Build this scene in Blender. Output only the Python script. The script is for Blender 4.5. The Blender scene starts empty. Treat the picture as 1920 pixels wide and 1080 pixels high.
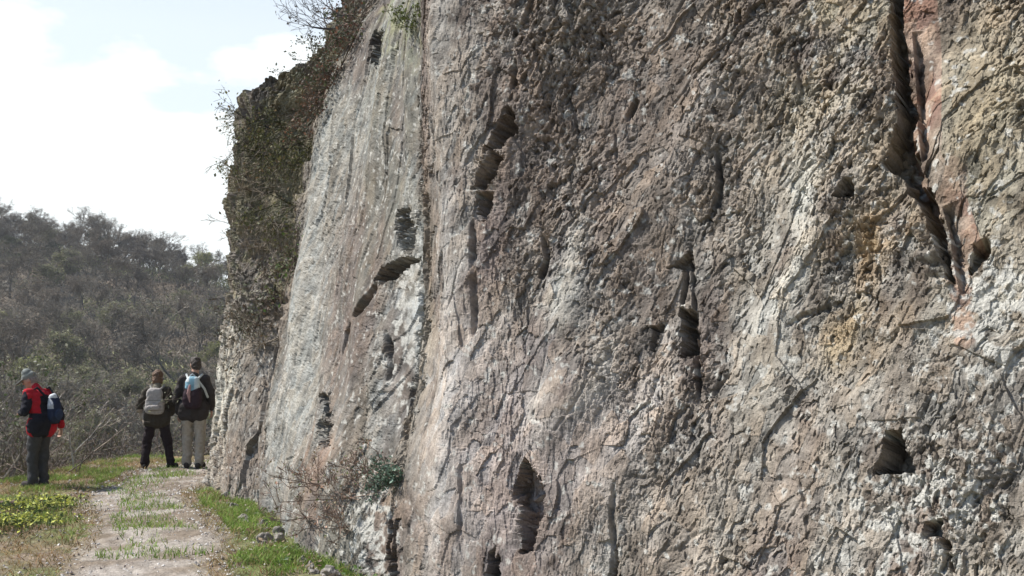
import bpy, math, random
import numpy as np
from mathutils import Vector, Matrix
S = bpy.context.scene
COL = S.collection
R = math.radians
random.seed(4); RNG = np.random.default_rng(11)

# ------------------------------------------------------------------ camera, sky, sun, exposure
F = 2000.0                                   # focal length in photo pixels (1920 wide)
PITCH = math.atan(160.0/F)
CAMZ = 1.6
cam = bpy.data.cameras.new('camera'); cam.sensor_width = 36; cam.lens = 36*F/1920
cam.clip_start = 0.05; cam.clip_end = 6000
camo = bpy.data.objects.new('camera', cam); COL.objects.link(camo)
camo.location = (0, 0, CAMZ); camo.rotation_euler = (R(90)+PITCH, 0, 0)
S.camera = camo

SUN_EL, SUN_AZ = R(51), R(7)                # azimuth measured from -X towards +Y
sv = Vector((-math.cos(SUN_EL)*math.cos(SUN_AZ), math.cos(SUN_EL)*math.sin(SUN_AZ), math.sin(SUN_EL)))
sl = bpy.data.lights.new('sun', 'SUN'); sl.energy = 5.0; sl.angle = R(0.5); sl.color = (1.0, 0.965, 0.905)
so = bpy.data.objects.new('sun', sl); COL.objects.link(so)
so.rotation_euler = sv.to_track_quat('Z', 'Y').to_euler(); so.location = (-30, 0, 40)

W = bpy.data.worlds.new('World'); S.world = W; W.use_nodes = True
nt = W.node_tree; nt.nodes.clear(); N = nt.nodes.new; L = nt.links.new
sky = N('ShaderNodeTexSky'); sky.sky_type = 'NISHITA'; sky.sun_disc = False
sky.sun_elevation = SUN_EL; sky.sun_rotation = R(270)+SUN_AZ; sky.air_density = 1.0; sky.dust_density = 0.6; sky.ozone_density = 2.0
bg1 = N('ShaderNodeBackground'); bg1.inputs['Strength'].default_value = 0.115; L(sky.outputs[0], bg1.inputs['Color'])
bg2 = N('ShaderNodeBackground'); bg2.inputs['Color'].default_value = (0.95, 1, 1, 1); bg2.inputs['Strength'].default_value = 0.81
tc = N('ShaderNodeTexCoord')
mp = N('ShaderNodeMapping'); mp.inputs['Scale'].default_value = (1.0, 1.0, 2.2); mp.inputs['Location'].default_value = (0.35, 0.1, 0.3)
L(tc.outputs['Generated'], mp.inputs['Vector'])
ns = N('ShaderNodeTexNoise'); ns.inputs['Scale'].default_value = 6.0; ns.inputs['Detail'].default_value = 6; ns.inputs['Roughness'].default_value = 0.52
L(mp.outputs[0], ns.inputs['Vector'])
sx = N('ShaderNodeSeparateXYZ'); L(tc.outputs['Generated'], sx.inputs[0])
hz = N('ShaderNodeMapRange'); hz.inputs['From Min'].default_value = 0.10; hz.inputs['From Max'].default_value = 0.34
hz.inputs['To Min'].default_value = 0.45; hz.inputs['To Max'].default_value = -0.10; L(sx.outputs['Z'], hz.inputs['Value'])
ad = N('ShaderNodeMath'); ad.operation = 'ADD'; L(ns.outputs['Fac'], ad.inputs[0]); L(hz.outputs[0], ad.inputs[1])
rm = N('ShaderNodeValToRGB'); rm.color_ramp.elements[0].position = 0.42; rm.color_ramp.elements[1].position = 0.62
L(ad.outputs[0], rm.inputs[0])
hi = N('ShaderNodeMapRange'); hi.inputs['From Min'].default_value = 0.30; hi.inputs['From Max'].default_value = 0.62
hi.inputs['To Min'].default_value = 1.0; hi.inputs['To Max'].default_value = 0.22; L(sx.outputs['Z'], hi.inputs['Value'])
vl = N('ShaderNodeMath'); vl.operation = 'MAXIMUM'; L(rm.outputs[0], vl.inputs[0]); vl.inputs[1].default_value = 0.66   # thin high veil between the clouds
mm = N('ShaderNodeMath'); mm.operation = 'MULTIPLY'; L(vl.outputs[0], mm.inputs[0]); L(hi.outputs[0], mm.inputs[1])
bk = N('ShaderNodeMapRange'); bk.inputs['From Min'].default_value = -0.25; bk.inputs['From Max'].default_value = 0.55
bk.inputs['To Min'].default_value = 0.06; bk.inputs['To Max'].default_value = 1.0; L(sx.outputs['Y'], bk.inputs['Value'])   # clearer sky behind the walker
m3 = N('ShaderNodeMath'); m3.operation = 'MULTIPLY'; L(mm.outputs[0], m3.inputs[0]); L(bk.outputs[0], m3.inputs[1])
mx = N('ShaderNodeMixShader'); L(m3.outputs[0], mx.inputs[0]); L(bg1.outputs[0], mx.inputs[1]); L(bg2.outputs[0], mx.inputs[2])
wo = N('ShaderNodeOutputWorld'); L(mx.outputs[0], wo.inputs[0])
vs = S.view_settings; vs.view_transform = 'Standard'; vs.look = 'None'; vs.gamma = 1; vs.exposure = 0.54
S.cycles.max_bounces = 6; S.cycles.diffuse_bounces = 1

# ------------------------------------------------------------------ helpers
cp, sp_ = math.cos(PITCH), math.sin(PITCH)
def at(px, py, d):
    """world point seen at photo pixel (px, py) at distance d along +Y"""
    a = (px-960)/F; b = (540-py)/F
    v = Vector((a, cp - b*sp_, sp_ + b*cp)); return Vector((0, 0, CAMZ)) + v*(d/v.y)
def on_ground(px, py, z=0.0):
    a = (px-960)/F; b = (540-py)/F
    v = Vector((a, cp - b*sp_, sp_ + b*cp)); return Vector((0, 0, CAMZ)) + v*((z-CAMZ)/v.z)
def proj(P):
    x, y, z = P[..., 0], P[..., 1], P[..., 2]-CAMZ
    d = y*cp + z*sp_; h = -y*sp_ + z*cp
    d = np.where(d < 0.1, 0.1, d)
    return 960 + F*x/d, 540 - F*h/d

def hsh(ix, iy, iz, seed):
    h = (ix.astype(np.int64)*374761393 + iy.astype(np.int64)*668265263 + iz.astype(np.int64)*1440662683 + seed*2246822519) & 0xffffffff
    h = ((h ^ (h >> 13))*1274126177) & 0xffffffff
    h = ((h ^ (h >> 15))*2654435761) & 0xffffffff
    return ((h ^ (h >> 16)) & 0xffffff).astype(np.float32)/np.float32(0xffffff)
def noise(x, y, z=None, seed=0):
    x = np.asarray(x, np.float32); y = np.asarray(y, np.float32)
    ix = np.floor(x); iy = np.floor(y); fx = x-ix; fy = y-iy
    fx = fx*fx*fx*(fx*(fx*6-15)+10); fy = fy*fy*fy*(fy*(fy*6-15)+10)
    if z is None:
        zz = np.zeros_like(ix)
        a = hsh(ix, iy, zz, seed); b = hsh(ix+1, iy, zz, seed); c = hsh(ix, iy+1, zz, seed); d = hsh(ix+1, iy+1, zz, seed)
        return (a+(b-a)*fx)*(1-fy) + (c+(d-c)*fx)*fy - 0.5
    z = np.asarray(z, np.float32); iz = np.floor(z); fz = z-iz; fz = fz*fz*(3-2*fz)
    o = 0
    for dz, w in ((0, 1-fz), (1, fz)):
        a = hsh(ix, iy, iz+dz, seed); b = hsh(ix+1, iy, iz+dz, seed); c = hsh(ix, iy+1, iz+dz, seed); d = hsh(ix+1, iy+1, iz+dz, seed)
        o = o + w*((a+(b-a)*fx)*(1-fy) + (c+(d-c)*fx)*fy)
    return o - 0.5
def fbm(x, y, oct=4, seed=0, gain=0.5):
    o = 0; a = 1.0; s = 1.0; c, q = math.cos(0.6), math.sin(0.6)
    for k in range(oct):
        o = o + a*noise(x*s, y*s, seed=seed+k*7); a *= gain; s *= 2.03
        x, y = c*x-q*y, q*x+c*y
    return o
def cells(x, y, seed):
    """Voronoi plates: random height and tilt per plate, and distance to border"""
    x = np.asarray(x, np.float32); y = np.asarray(y, np.float32)
    ix = np.floor(x); iy = np.floor(y); best = np.full(x.shape, 9, np.float32); sec = best.copy()
    hh = np.zeros_like(best); z0 = np.zeros_like(ix)
    for dx in (-1, 0, 1):
        for dy in (-1, 0, 1):
            jx, jy = ix+dx, iy+dy
            ox = jx + 0.1+0.8*hsh(jx, jy, z0, seed) - x; oy = jy + 0.1+0.8*hsh(jx, jy, z0+1, seed) - y
            d = ox*ox+oy*oy; nb = d < best
            r = hsh(jx, jy, z0+2, seed)-0.5; tx = hsh(jx, jy, z0+3, seed)-0.5; ty = hsh(jx, jy, z0+4, seed)-0.5
            sec = np.where(nb, best, np.minimum(sec, d))
            hh = np.where(nb, r + 0.9*(tx*ox+ty*oy), hh); best = np.where(nb, d, best)
    return hh, np.sqrt(sec)-np.sqrt(best)
def sstep(a, b, x):
    t = np.clip((x-a)/(b-a), 0, 1); return t*t*(3-2*t)

def mesh_obj(name, V, faces, mat, parent=None, col=None, smooth=False):
    """V (n,3); faces (m,3) or (m,4) int array, or list of such arrays"""
    fl = faces if isinstance(faces, list) else [faces]
    fl = [np.asarray(f, np.int32) for f in fl if len(f)]
    me = bpy.data.meshes.new(name); V = np.asarray(V, np.float32)
    me.vertices.add(len(V)); me.vertices.foreach_set('co', V.ravel())
    idx = np.concatenate([f.ravel() for f in fl]); cnt = np.concatenate([np.full(len(f), f.shape[1], np.int32) for f in fl])
    me.loops.add(len(idx)); me.loops.foreach_set('vertex_index', idx)
    me.polygons.add(len(cnt)); st = np.concatenate(([0], np.cumsum(cnt)[:-1])).astype(np.int32)
    me.polygons.foreach_set('loop_start', st); me.polygons.foreach_set('loop_total', cnt)
    me.polygons.foreach_set('use_smooth', np.full(len(cnt), smooth))
    if col is not None:
        ca = me.color_attributes.new('Col', 'FLOAT_COLOR', 'POINT')
        c4 = np.ones((len(V), 4), np.float32); c4[:, :3] = col; ca.data.foreach_set('color', c4.ravel())
    me.update(calc_edges=True); me.validate()
    me.materials.append(mat)
    o = bpy.data.objects.new(name, me); COL.objects.link(o)
    if parent: o.parent = parent
    return o
def tag(o, label=None, cat=None, group=None, kind=None):
    if label: o['label'] = label
    if cat: o['category'] = cat
    if group: o['group'] = group
    if kind: o['kind'] = kind
    return o
def empty(name, loc=(0, 0, 0), rz=0.0):
    o = bpy.data.objects.new(name, None); COL.objects.link(o); o.empty_display_size = 0.2
    o.location = loc; o.rotation_euler = (0, 0, rz); return o
def copy_tree(o, parent=None):
    kids = list(o.children); c = o.copy(); COL.objects.link(c); c.parent = parent
    for k in kids: copy_tree(k, c)
    return c

def material(name, rough=0.9, base=None, nscale=20, namt=0.3, bump=0.0, bscale=60, spec=0.3, trans=0.0, dist=0.01):
    """vertex colour (or a base colour) varied by noise"""
    m = bpy.data.materials.new(name); m.use_nodes = True; t = m.node_tree; n = t.nodes; l = t.links
    b = n['Principled BSDF']; b.inputs['Roughness'].default_value = rough
    b.inputs['Specular IOR Level'].default_value = spec
    tcn = n.new('ShaderNodeTexCoord')
    nz = n.new('ShaderNodeTexNoise'); nz.inputs['Scale'].default_value = nscale; nz.inputs['Detail'].default_value = 5
    l.new(tcn.outputs['Object'], nz.inputs['Vector'])
    mr = n.new('ShaderNodeMapRange'); mr.inputs['From Min'].default_value = 0.3; mr.inputs['From Max'].default_value = 0.7
    mr.inputs['To Min'].default_value = 1-namt; mr.inputs['To Max'].default_value = 1+namt; l.new(nz.outputs['Fac'], mr.inputs['Value'])
    mu = n.new('ShaderNodeVectorMath'); mu.operation = 'SCALE'; l.new(mr.outputs[0], mu.inputs['Scale'])
    if base is None:
        a = n.new('ShaderNodeAttribute'); a.attribute_name = 'Col'; l.new(a.outputs['Color'], mu.inputs[0])
    else: mu.inputs[0].default_value = base
    l.new(mu.outputs[0], b.inputs['Base Color'])
    if bump:
        n2 = n.new('ShaderNodeTexNoise'); n2.inputs['Scale'].default_value = bscale; n2.inputs['Detail'].default_value = 6
        l.new(tcn.outputs['Object'], n2.inputs['Vector'])
        bp = n.new('ShaderNodeBump'); bp.inputs['Strength'].default_value = bump; bp.inputs['Distance'].default_value = dist
        l.new(n2.outputs['Fac'], bp.inputs['Height']); l.new(bp.outputs[0], b.inputs['Normal'])
    if trans:
        out = n['Material Output']; tr = n.new('ShaderNodeBsdfTranslucent'); l.new(mu.outputs[0], tr.inputs['Color'])
        ms = n.new('ShaderNodeMixShader'); ms.inputs[0].default_value = trans
        l.new(b.outputs[0], ms.inputs[1]); l.new(tr.outputs[0], ms.inputs[2]); l.new(ms.outputs[0], out.inputs['Surface'])
    return m
M_rock = material('slate rock', 0.92, None, 55, 0.22, 0.5, 130, 0.2, dist=0.012)
M_ground = material('soil and turf', 0.95, None, 14, 0.35, 0.6, 40, 0.1, dist=0.03)
M_path = material('gravel path', 0.95, None, 45, 0.3, 0.7, 90, 0.1, dist=0.02)
M_grass = material('grass', 0.7, None, 3, 0.25, spec=0.25, trans=0.3)
M_leaf = material('leaf', 0.6, None, 8, 0.3, spec=0.3, trans=0.25)
M_bark = material('bark', 0.9, None, 12, 0.3, spec=0.15)
M_stone = material('stone', 0.95, None, 30, 0.3, 0.3, 60, 0.15)
M_cloth = material('cloth', 0.85, None, 25, 0.14, 0.25, 220, 0.15, dist=0.004)
M_skin = material('skin', 0.6, None, 15, 0.08, spec=0.3)
M_hair = material('hair', 0.6, None, 60, 0.35, 0.6, 150, 0.3, dist=0.01)

# ------------------------------------------------------------------ terrain
def softplus(v, k=1.2): return np.log1p(np.exp(np.clip(v*k, -40, 40)))/k
def crest(x): return np.interp(x, [-400, -150, -112, -85, -60, -20, 60, 400], [33, 32, 28.5, 25.6, 21, 13, 6, 4])
def gz(x, y):
    x = np.asarray(x, float); y = np.asarray(y, float)
    wob = 0.5*noise(x*0.0+3.1, y*0.5, seed=31)
    o1 = (-7.35+wob) - x; o2 = (y-21.0) - 0.25*(x+6.5)
    o = np.maximum(softplus(o1, 2.0), softplus(o2, 1.6))
    near = -0.62*np.where(o > 0.35, o-0.35+0.0, 0)
    near = np.maximum(near, -17+0.2*near)
    near = near + 0.05*noise(x*1.3, y*1.3, seed=5) + 0.018*noise(x*5, y*5, seed=6) + 0.10*np.clip(x+3.6-0.0, -0, 0)
    t = np.clip((y-75)/155.0, 0, 1.0); t = t*t*(3-2*t)*0.55 + t*0.45
    hill = -18 + (crest(x)+18)*t - 0.10*np.clip(y-235, 0, 400)
    hill = hill + 3.5*noise(x*0.03, y*0.03, seed=9)*t
    return np.where(y > 45, np.maximum(near, hill), near)
def gzs(x, y): return float(gz(np.array([x]), np.array([y]))[0])

pth_y = np.array([-30, 0, 5, 8.4, 10.7, 14.5, 17.3, 19.0, 20.5, 24])
pth_x = np.array([-1.2, -1.6, -2.2, -2.85, -3.6, -5.05, -5.45, -5.2, -4.6, -2.0])
def pathc(y): return np.interp(y, pth_y, pth_x)
def pathd(x, y):
    """signed distance from the middle of the path, in half widths"""
    return (x - pathc(y) + 0.35*noise(y*0.9, x*0.2, seed=41))/0.80

def grid_faces(nr, nc):
    i = np.arange(nr-1)[:, None]*nc + np.arange(nc-1)[None, :]
    return np.stack([i, i+1, i+nc+1, i+nc], -1).reshape(-1, 4)

def build_ground():
    xs = np.concatenate([-np.geomspace(1400, 9, 110), np.arange(-8.9, 1.5, 0.045), np.geomspace(1.6, 1400, 60)])
    ys = np.concatenate([-np.geomspace(300, 2, 30), np.arange(-1.5, 6.5, 0.4), np.arange(6.6, 23.5, 0.055), np.geomspace(23.6, 1600, 170)])
    X, Y = np.meshgrid(xs, ys); Z = gz(X, Y)
    near = (X > -9) & (X < 1.5) & (Y > 6) & (Y < 24)
    Z = Z + np.where(near, 0.02*noise(X*11, Y*11, seed=61) + 0.012*noise(X*27, Y*27, seed=62), 0)
    pd = pathd(X, Y); g = fbm(X*1.6, Y*1.6, 4, 21)
    dirt = np.array([0.20, 0.155, 0.115]); turf = np.array([0.12, 0.15, 0.05]); dry = np.array([0.24, 0.17, 0.09]); far = np.array([0.125, 0.105, 0.08])
    w = sstep(-0.25, 0.3, g)[..., None]
    C = dirt*(1-w) + turf*w
    dl = (sstep(-1.0, -2.6, pd)*sstep(-0.1, 0.35, fbm(X*2.3, Y*2.3, 3, 77)+0.12))[..., None]; C = C*(1-dl)+dry*dl
    f = sstep(21, 26, Y)[..., None]; f = np.maximum(f, sstep(-7.4, -9, X)[..., None]); C = C*(1-f)+far*f
    C = C*(1+0.5*noise(X*7, Y*7, seed=3)[..., None])
    V = np.stack([X, Y, Z], -1).reshape(-1, 3)
    o = mesh_obj('ground', V, grid_faces(len(ys), len(xs)), M_ground, col=C.reshape(-1, 3), smooth=True)
    tag(o, 'grassy bank beside the path falling away to the wooded valley', 'ground', kind='structure')
    # the path: a sheet just above the ground
    ys = np.arange(-12, 22.0, 0.05); ts = np.linspace(-1, 1, 56)
    T, Y = np.meshgrid(ts, ys)
    hw = 0.80 + 0.22*noise(Y*0.8, np.zeros_like(Y)+np.sign(T)*3, seed=51) + 0.16*noise(Y*3, np.zeros_like(Y)+np.sign(T)*3, seed=52)
    X = pathc(Y) - 0.35*noise(Y*0.9, pathc(Y)*0.2, seed=41) + T*hw
    Z = gz(X, Y) + 0.02*noise(X*11, Y*11, seed=61) + 0.012*noise(X*27, Y*27, seed=62)
    Z = Z + 0.026*(1-np.abs(T)**4) - 0.012 + 0.012*noise(X*33, Y*33, seed=63)
    g = fbm(X*2.2, Y*2.2, 4, 81)
    c1 = np.array([0.195, 0.158, 0.122]); c2 = np.array([0.32, 0.285, 0.25]); c3 = np.array([0.19, 0.155, 0.10])
    w = sstep(-0.3, 0.35, g)[..., None]; C = c1*(1-w)+c2*w
    e = (sstep(0.5, 1.0, np.abs(T))*0.8)[..., None]; C = C*(1-e)+c3*e
    C = C*(1+0.45*noise(X*22, Y*22, seed=8)[..., None] + 0.3*noise(X*50, Y*50, seed=18)[..., None])
    o = mesh_obj('path', np.stack([X, Y, Z], -1).reshape(-1, 3), grid_faces(len(ys), len(ts)), M_path, col=C.reshape(-1, 3), smooth=True)
    tag(o, 'stony footpath along the foot of the cliff', 'path', kind='structure')
build_ground()

# ------------------------------------------------------------------ the cliff
# control columns: pixel traces from foot to top with the distance of the foot and of the top, then real height of the top
COLS = [
 # trace [(px,py)...], D foot, D top, top z, inward dir
 ([(520, 880), (560, 180)], 21.0, 22.5, 5.6, (1, 0.3)),
 ([(440, 890), (470, 170)], 18.0, 19.0, 5.8, (1, 0.3)),
 ([(376, 914), (390, 850), (399, 790), (409, 700), (419, 620), (428, 560), (438, 480), (442, 420), (447, 330), (452, 260), (455, 200), (458, 172)], 15.3, 16.4, 5.9, (0.9, 0.4)),
 ([(438, 918), (450, 800), (456, 700), (458, 600), (450, 500), (455, 420), (463, 300), (472, 200), (480, 165)], 14.0, 15.9, 5.95, (0.8, 0.6)),
 ([(462, 922), (474, 800), (478, 700), (474, 600), (482, 500), (490, 400), (503, 260), (520, 150)], 13.7, 15.9, 6.1, (0.6, 0.8)),
 ([(488, 930), (500, 800), (520, 690), (535, 600), (546, 500), (562, 400), (582, 280), (605, 160), (612, 95)], 13.3, 15.7, 6.5, (0.5, 0.85)),
 ([(488, 942), (494, 830), (518, 730), (537, 640), (552, 530), (575, 395), (598, 280), (626, 160), (640, 60), (644, 0), (650, -60)], 12.9, 15.0, 7.1, (0.6, 0.8)),
 ([(487, 956), (490, 880), (499, 790), (520, 700), (537, 640), (553, 540), (579, 400), (600, 280), (637, 135), (680, 62), (722, 0), (800, -110)], 12.5, 14.0, 7.6, (0.8, 0.6)),
 ([(520, 968), (523, 880), (535, 780), (556, 680), (572, 560), (598, 420), (625, 300), (660, 150), (696, 70), (735, 0), (800, -100)], 11.9, 13.2, 8.0, (0.85, 0.5)),
 ([(540, 985), (556, 850), (578, 720), (604, 560), (630, 430), (655, 320), (690, 170), (712, 70), (745, 0), (800, -100)], 11.2, 12.4, 8.2, (0.85, 0.5)),
 ([(606, 1030), (640, 850), (676, 640), (694, 480), (715, 330), (738, 180), (755, 60), (770, 0), (800, -100)], 9.5, 10.8, 8.4, (0.85, 0.5)),
 ([(668, 1086), (694, 1000), (722, 930), (756, 850), (782, 700), (786, 480), (788, 300), (792, 120), (790, 0), (800, -150)], 8.7, 9.9, 8.6, (0.85, 0.5)),
 ([(742, 1096), (752, 960), (768, 850), (786, 700), (790, 480), (793, 300), (800, 120), (796, 0), (806, -150)], 8.42, 9.68, 8.6, (0.8, 0.6)),
 ([(835, 1110), (830, 800), (826, 500), (826, 200), (830, 0), (840, -200)], 7.75, 9.2, 8.6, (0.7, 0.7)),
 ([(960, 1150), (952, 700), (950, 0), (955, -300)], 7.4, 8.8, 8.7, (0.66, 0.75)),
 ([(1200, 1200), (1200, 0), (1210, -300)], 6.85, 8.3, 8.8, (0.66, 0.75)),
 ([(1440, 1260), (1440, 0), (1440, -300)], 6.3, 7.7, 8.8, (0.66, 0.75)),
 ([(1700, 1300), (1700, 0), (1700, -300)], 5.75, 7.1, 8.8, (0.66, 0.75)),
 ([(1940, 1350), (1940, 0), (1940, -300)], 5.25, 6.6, 8.8, (0.7, 0.7)),
 ([(2300, 1400), (2300, 0)], 4.5, 5.8, 8.8, (0.7, 0.7)),
 ([(3100, 1500), (3100, 0)], 3.3, 4.4, 8.8, (0.8, 0.6)),
 ([(6500, 1500), (6500, 0)], 1.6, 2.4, 8.8, (0.9, 0.4)),
]
NCOL = [14, 20, 44, 34, 60, 80, 60, 34, 34, 80, 84, 70, 60, 86, 170, 170, 184, 170, 90, 90, 50]
def control():
    zs = np.linspace(-0.6, 9.0, 97); P = []
    for tr, d0, d1, zt, inw in COLS:
        pts = []
        y0, y1 = tr[0][1], tr[-1][1]
        for px, py in tr:
            # depth leans back with height
            k = (y0-py)/(y0-y1); pts.append(at(px, py, d0+(d1-d0)*k))
        pz = np.array([p.z for p in pts]); pxx = np.array([p.x for p in pts]); pyy = np.array([p.y for p in pts])
        o = np.argsort(pz); pz, pxx, pyy = pz[o], pxx[o], pyy[o]
        def ext(v):
            r = np.interp(zs, pz, v)
            hi = (v[-1]-v[0])/(pz[-1]-pz[0])
            r = np.where(zs > pz[-1], v[-1]+hi*0.9*(zs-pz[-1]), r); r = np.where(zs < pz[0], v[0]+hi*(zs-pz[0]), r)
            return r
        P.append(np.stack([ext(pxx), ext(pyy)], -1))
    # two plain columns to carry the wall past the camera
    for (x, y) in ((6.2, -4.0), (7.0, -14.0)):
        P.append(np.stack([x+0.15*zs, np.full_like(zs, y)], -1))
    return zs, np.array(P)

def poly_mask(px, py, poly, soft=2.0):
    """signed distance to polygon, mapped to 1 inside -> 0 outside"""
    pts = np.array(poly, np.float32); n = len(pts); ins = np.zeros(px.shape, bool); d2 = np.full(px.shape, 1e9, np.float32)
    for i in range(n):
        a, b = pts[i], pts[(i+1) % n]
        c = (a[1] > py) != (b[1] > py)
        xi = (b[0]-a[0])*(py-a[1])/((b[1]-a[1]) if abs(b[1]-a[1]) > 1e-6 else 1e-6)+a[0]
        ins ^= c & (px < xi)
        ab = b-a; t = np.clip(((px-a[0])*ab[0]+(py-a[1])*ab[1])/max(1e-6, float(ab@ab)), 0, 1)
        d2 = np.minimum(d2, (px-a[0]-t*ab[0])**2+(py-a[1]-t*ab[1])**2)
    d = np.sqrt(d2); sd = np.where(ins, d, -d)
    return sstep(-soft*0.5, soft*0.5, sd), sd
def line_dist(px, py, pts):
    d2 = np.full(px.shape, 1e9, np.float32); tt = np.zeros(px.shape, np.float32); side = np.zeros(px.shape, np.float32)
    for i in range(len(pts)-1):
        a = np.array(pts[i], np.float32); b = np.array(pts[i+1], np.float32); ab = b-a
        t = np.clip(((px-a[0])*ab[0]+(py-a[1])*ab[1])/float(ab@ab), 0, 1)
        dx = px-a[0]-t*ab[0]; dy = py-a[1]-t*ab[1]; dd = dx*dx+dy*dy
        nb = dd < d2; d2 = np.where(nb, dd, d2); side = np.where(nb, dx, side); tt = np.where(nb, (i+t)/(len(pts)-1), tt)
    return np.sqrt(d2), tt, side

def build_cliff():
    zs, P = control(); nC = len(P)
    ncol = NCOL + [12]*(nC-1-len(NCOL))
    us = np.concatenate([i+np.arange(n)/n for i, n in enumerate(ncol)]+[[nC-1]])
    tops = np.array([c[3] for c in COLS]+[8.8]*(nC-len(COLS))); D0 = np.array([0.5*(c[1]+c[2]) for c in COLS]+[2.0]*(nC-len(COLS)))
    D0[-4:] = np.maximum(D0[-4:], 3.0)
    inw = np.array([c[4] for c in COLS]+[(1, 0.1)]*(nC-len(COLS)))
    top = np.interp(us, np.arange(nC), tops); D = np.interp(us, np.arange(nC), D0)
    top = top + np.where(us < 8, 0.16*fbm(us*2.3, us*0+1, 4, 91), 0)
    # rows
    zb = -0.5 + 0*top; zv0 = np.maximum(CAMZ-0.205*D, -0.2); zv1 = np.minimum(CAMZ+0.455*D, top-0.02)
    r1 = np.linspace(0, 1, 24, endpoint=False); r2 = np.linspace(0, 1, 760, endpoint=False); r3 = np.linspace(0, 1, 110)
    Zr = np.concatenate([zb+(zv0-zb)*r1[:, None], zv0+(zv1-zv0)*r2[:, None], zv1+(top-zv1)*r3[:, None]], 0)     # rows x cols
    nR, nU = Zr.shape
    ui = np.clip(np.floor(us).astype(int), 0, nC-2); uf = (us-ui)[None, :]
    zf = (Zr-zs[0])/(zs[1]-zs[0]); zi = np.clip(np.floor(zf).astype(int), 0, len(zs)-2); zf = (zf-zi)
    def samp(k):
        a = P[ui[None, :], zi, k]*(1-zf)+P[ui[None, :], zi+1, k]*zf
        b = P[ui[None, :]+1, zi, k]*(1-zf)+P[ui[None, :]+1, zi+1, k]*zf
        return a*(1-uf)+b*uf
    B = np.stack([samp(0), samp(1), Zr], -1)
    px, py = proj(B); px = px.astype(np.float32); py = py.astype(np.float32)
    # wall coordinates in metres
    mid = np.stack([P[:, 22, 0], P[:, 22, 1]], -1); seg = np.linalg.norm(np.diff(mid, axis=0), axis=1); arc = np.concatenate([[0], np.cumsum(seg)])
    A = np.broadcast_to(np.interp(us, np.arange(nC), arc)[None, :], Zr.shape).astype(np.float32); Bz = Zr.astype(np.float32)
    U = np.broadcast_to(us[None, :], Zr.shape)
    # outward normals, blurred along the wall
    du = np.gradient(B, axis=1); dv = np.gradient(B, axis=0); Nn = np.cross(dv, du)
    Nn /= np.linalg.norm(Nn, axis=-1, keepdims=True)+1e-9
    k = 9; pad = np.pad(Nn, ((0, 0), (k, k), (0, 0)), mode='edge'); cs = np.cumsum(pad, 1); Nn = cs[:, 2*k:]-np.concatenate([np.zeros_like(cs[:, :1]), cs[:, :-2*k-1]], 1)
    Nn /= np.linalg.norm(Nn, axis=-1, keepdims=True)+1e-9
    if np.mean(Nn[400, nU//2]*np.array([-0.66, -0.75, 0.2])) < 0: Nn = -Nn
    main = sstep(11.9, 13.2, U); slab = sstep(6.8, 7.1, U)*(1-sstep(10.9, 11.2, U)); rec = 1-sstep(6.3, 6.95, U)
    # ---- displacement (metres, + is outwards)
    th = R(62); ca, sa = math.cos(th), math.sin(th)
    wx = 0.05*fbm(A*3, Bz*3, 3, 11); wy = 0.05*fbm(A*3, Bz*3, 3, 12)
    a2, b2 = A+wx, Bz+wy
    e1 = a2*ca+b2*sa; e2 = -a2*sa+b2*ca
    h = 0.20*fbm(A*0.55, Bz*0.4, 3, 101)
    rug = np.clip(0.68+1.1*fbm(A*1.5+4, Bz*0.9, 3, 130), 0.26, 1.2)
    for x, y, sx_, sy_, a in ((1470, 520, 60, 260, .45), (1060, 560, 50, 160, .35), (850, 400, 60, 500, .35), (1400, 930, 200, 140, .25), (1750, 760, 120, 140, .3)):
        rug = rug*(1-a*np.exp(-((px-x)/sx_)**2-((py-y)/sy_)**2)); rug = np.maximum(rug, 0.2)
    rug = rug*(1-0.30*main*sstep(420, 760, py+60*fbm(A*1.5, Bz*1.5, 3, 131)))
    rug = rug*(1-0.55*slab)*(1-0.25*main*sstep(900, 700, py)*0)
    c1, q1 = cells(e1/0.55, e2/0.26, 1); h += 0.030*c1*(1-0.4*slab)
    c2, q2 = cells(e1/0.19, e2/0.085, 2); h += (0.019*c2-0.06*np.clip(-c2-0.28, 0, 1))*rug
    wx2 = 0.010*fbm(A*14, Bz*14, 2, 13); 
    c3, q3 = cells((e1+wx2)/0.060, (e2+wx2)/0.030, 3)
    c4, q4 = cells((e1+wx2)/0.028, (e2-wx2)/0.0155, 4)
    fine = 0.018*c3-0.095*np.clip(-c3-0.27, 0, 1)+0.013*c4-0.05*np.clip(-c4-0.27, 0, 1)+0.010*fbm(e1*14, e2*24, 3, 140)
    up = (sstep(11.0, 12.0, U)*(1-sstep(13.2, 14.3, U+0.5*fbm(A*2, Bz*1.2, 3, 155)-1.15*sstep(430, 850, py))))
    sub = np.where((us > 6.6) & (us < 16.0))[0]; i0, i1 = sub[0], sub[-1]+1          # upright grain on the slab and the edge of the face
    As, Bs, ws = a2[:, i0:i1], b2[:, i0:i1], wx2[:, i0:i1]
    v3, _ = cells((As+ws)/0.042, (Bs+ws)/0.13, 23); v4, _ = cells((As-ws)/0.020, (Bs+ws)/0.055, 24)
    uw = np.clip(up+slab, 0, 1); sl_ = slab[:, i0:i1] > 0.5
    w3, _ = cells((As+ws)/0.085, (Bs+0.3*As+ws)/0.045, 25); w4, _ = cells((As-ws)/0.040, (Bs+ws)/0.022, 26); v3 = np.where(sl_, w3, v3); v4 = np.where(sl_, w4, v4)
    fine[:, i0:i1] = fine[:, i0:i1]*(1-uw[:, i0:i1]) + uw[:, i0:i1]*(0.026*v3+0.016*v4+0.012*np.where(sl_, fbm(As*10, Bs*14, 3, 142), fbm(As*18, Bs*6, 3, 141)))
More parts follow.
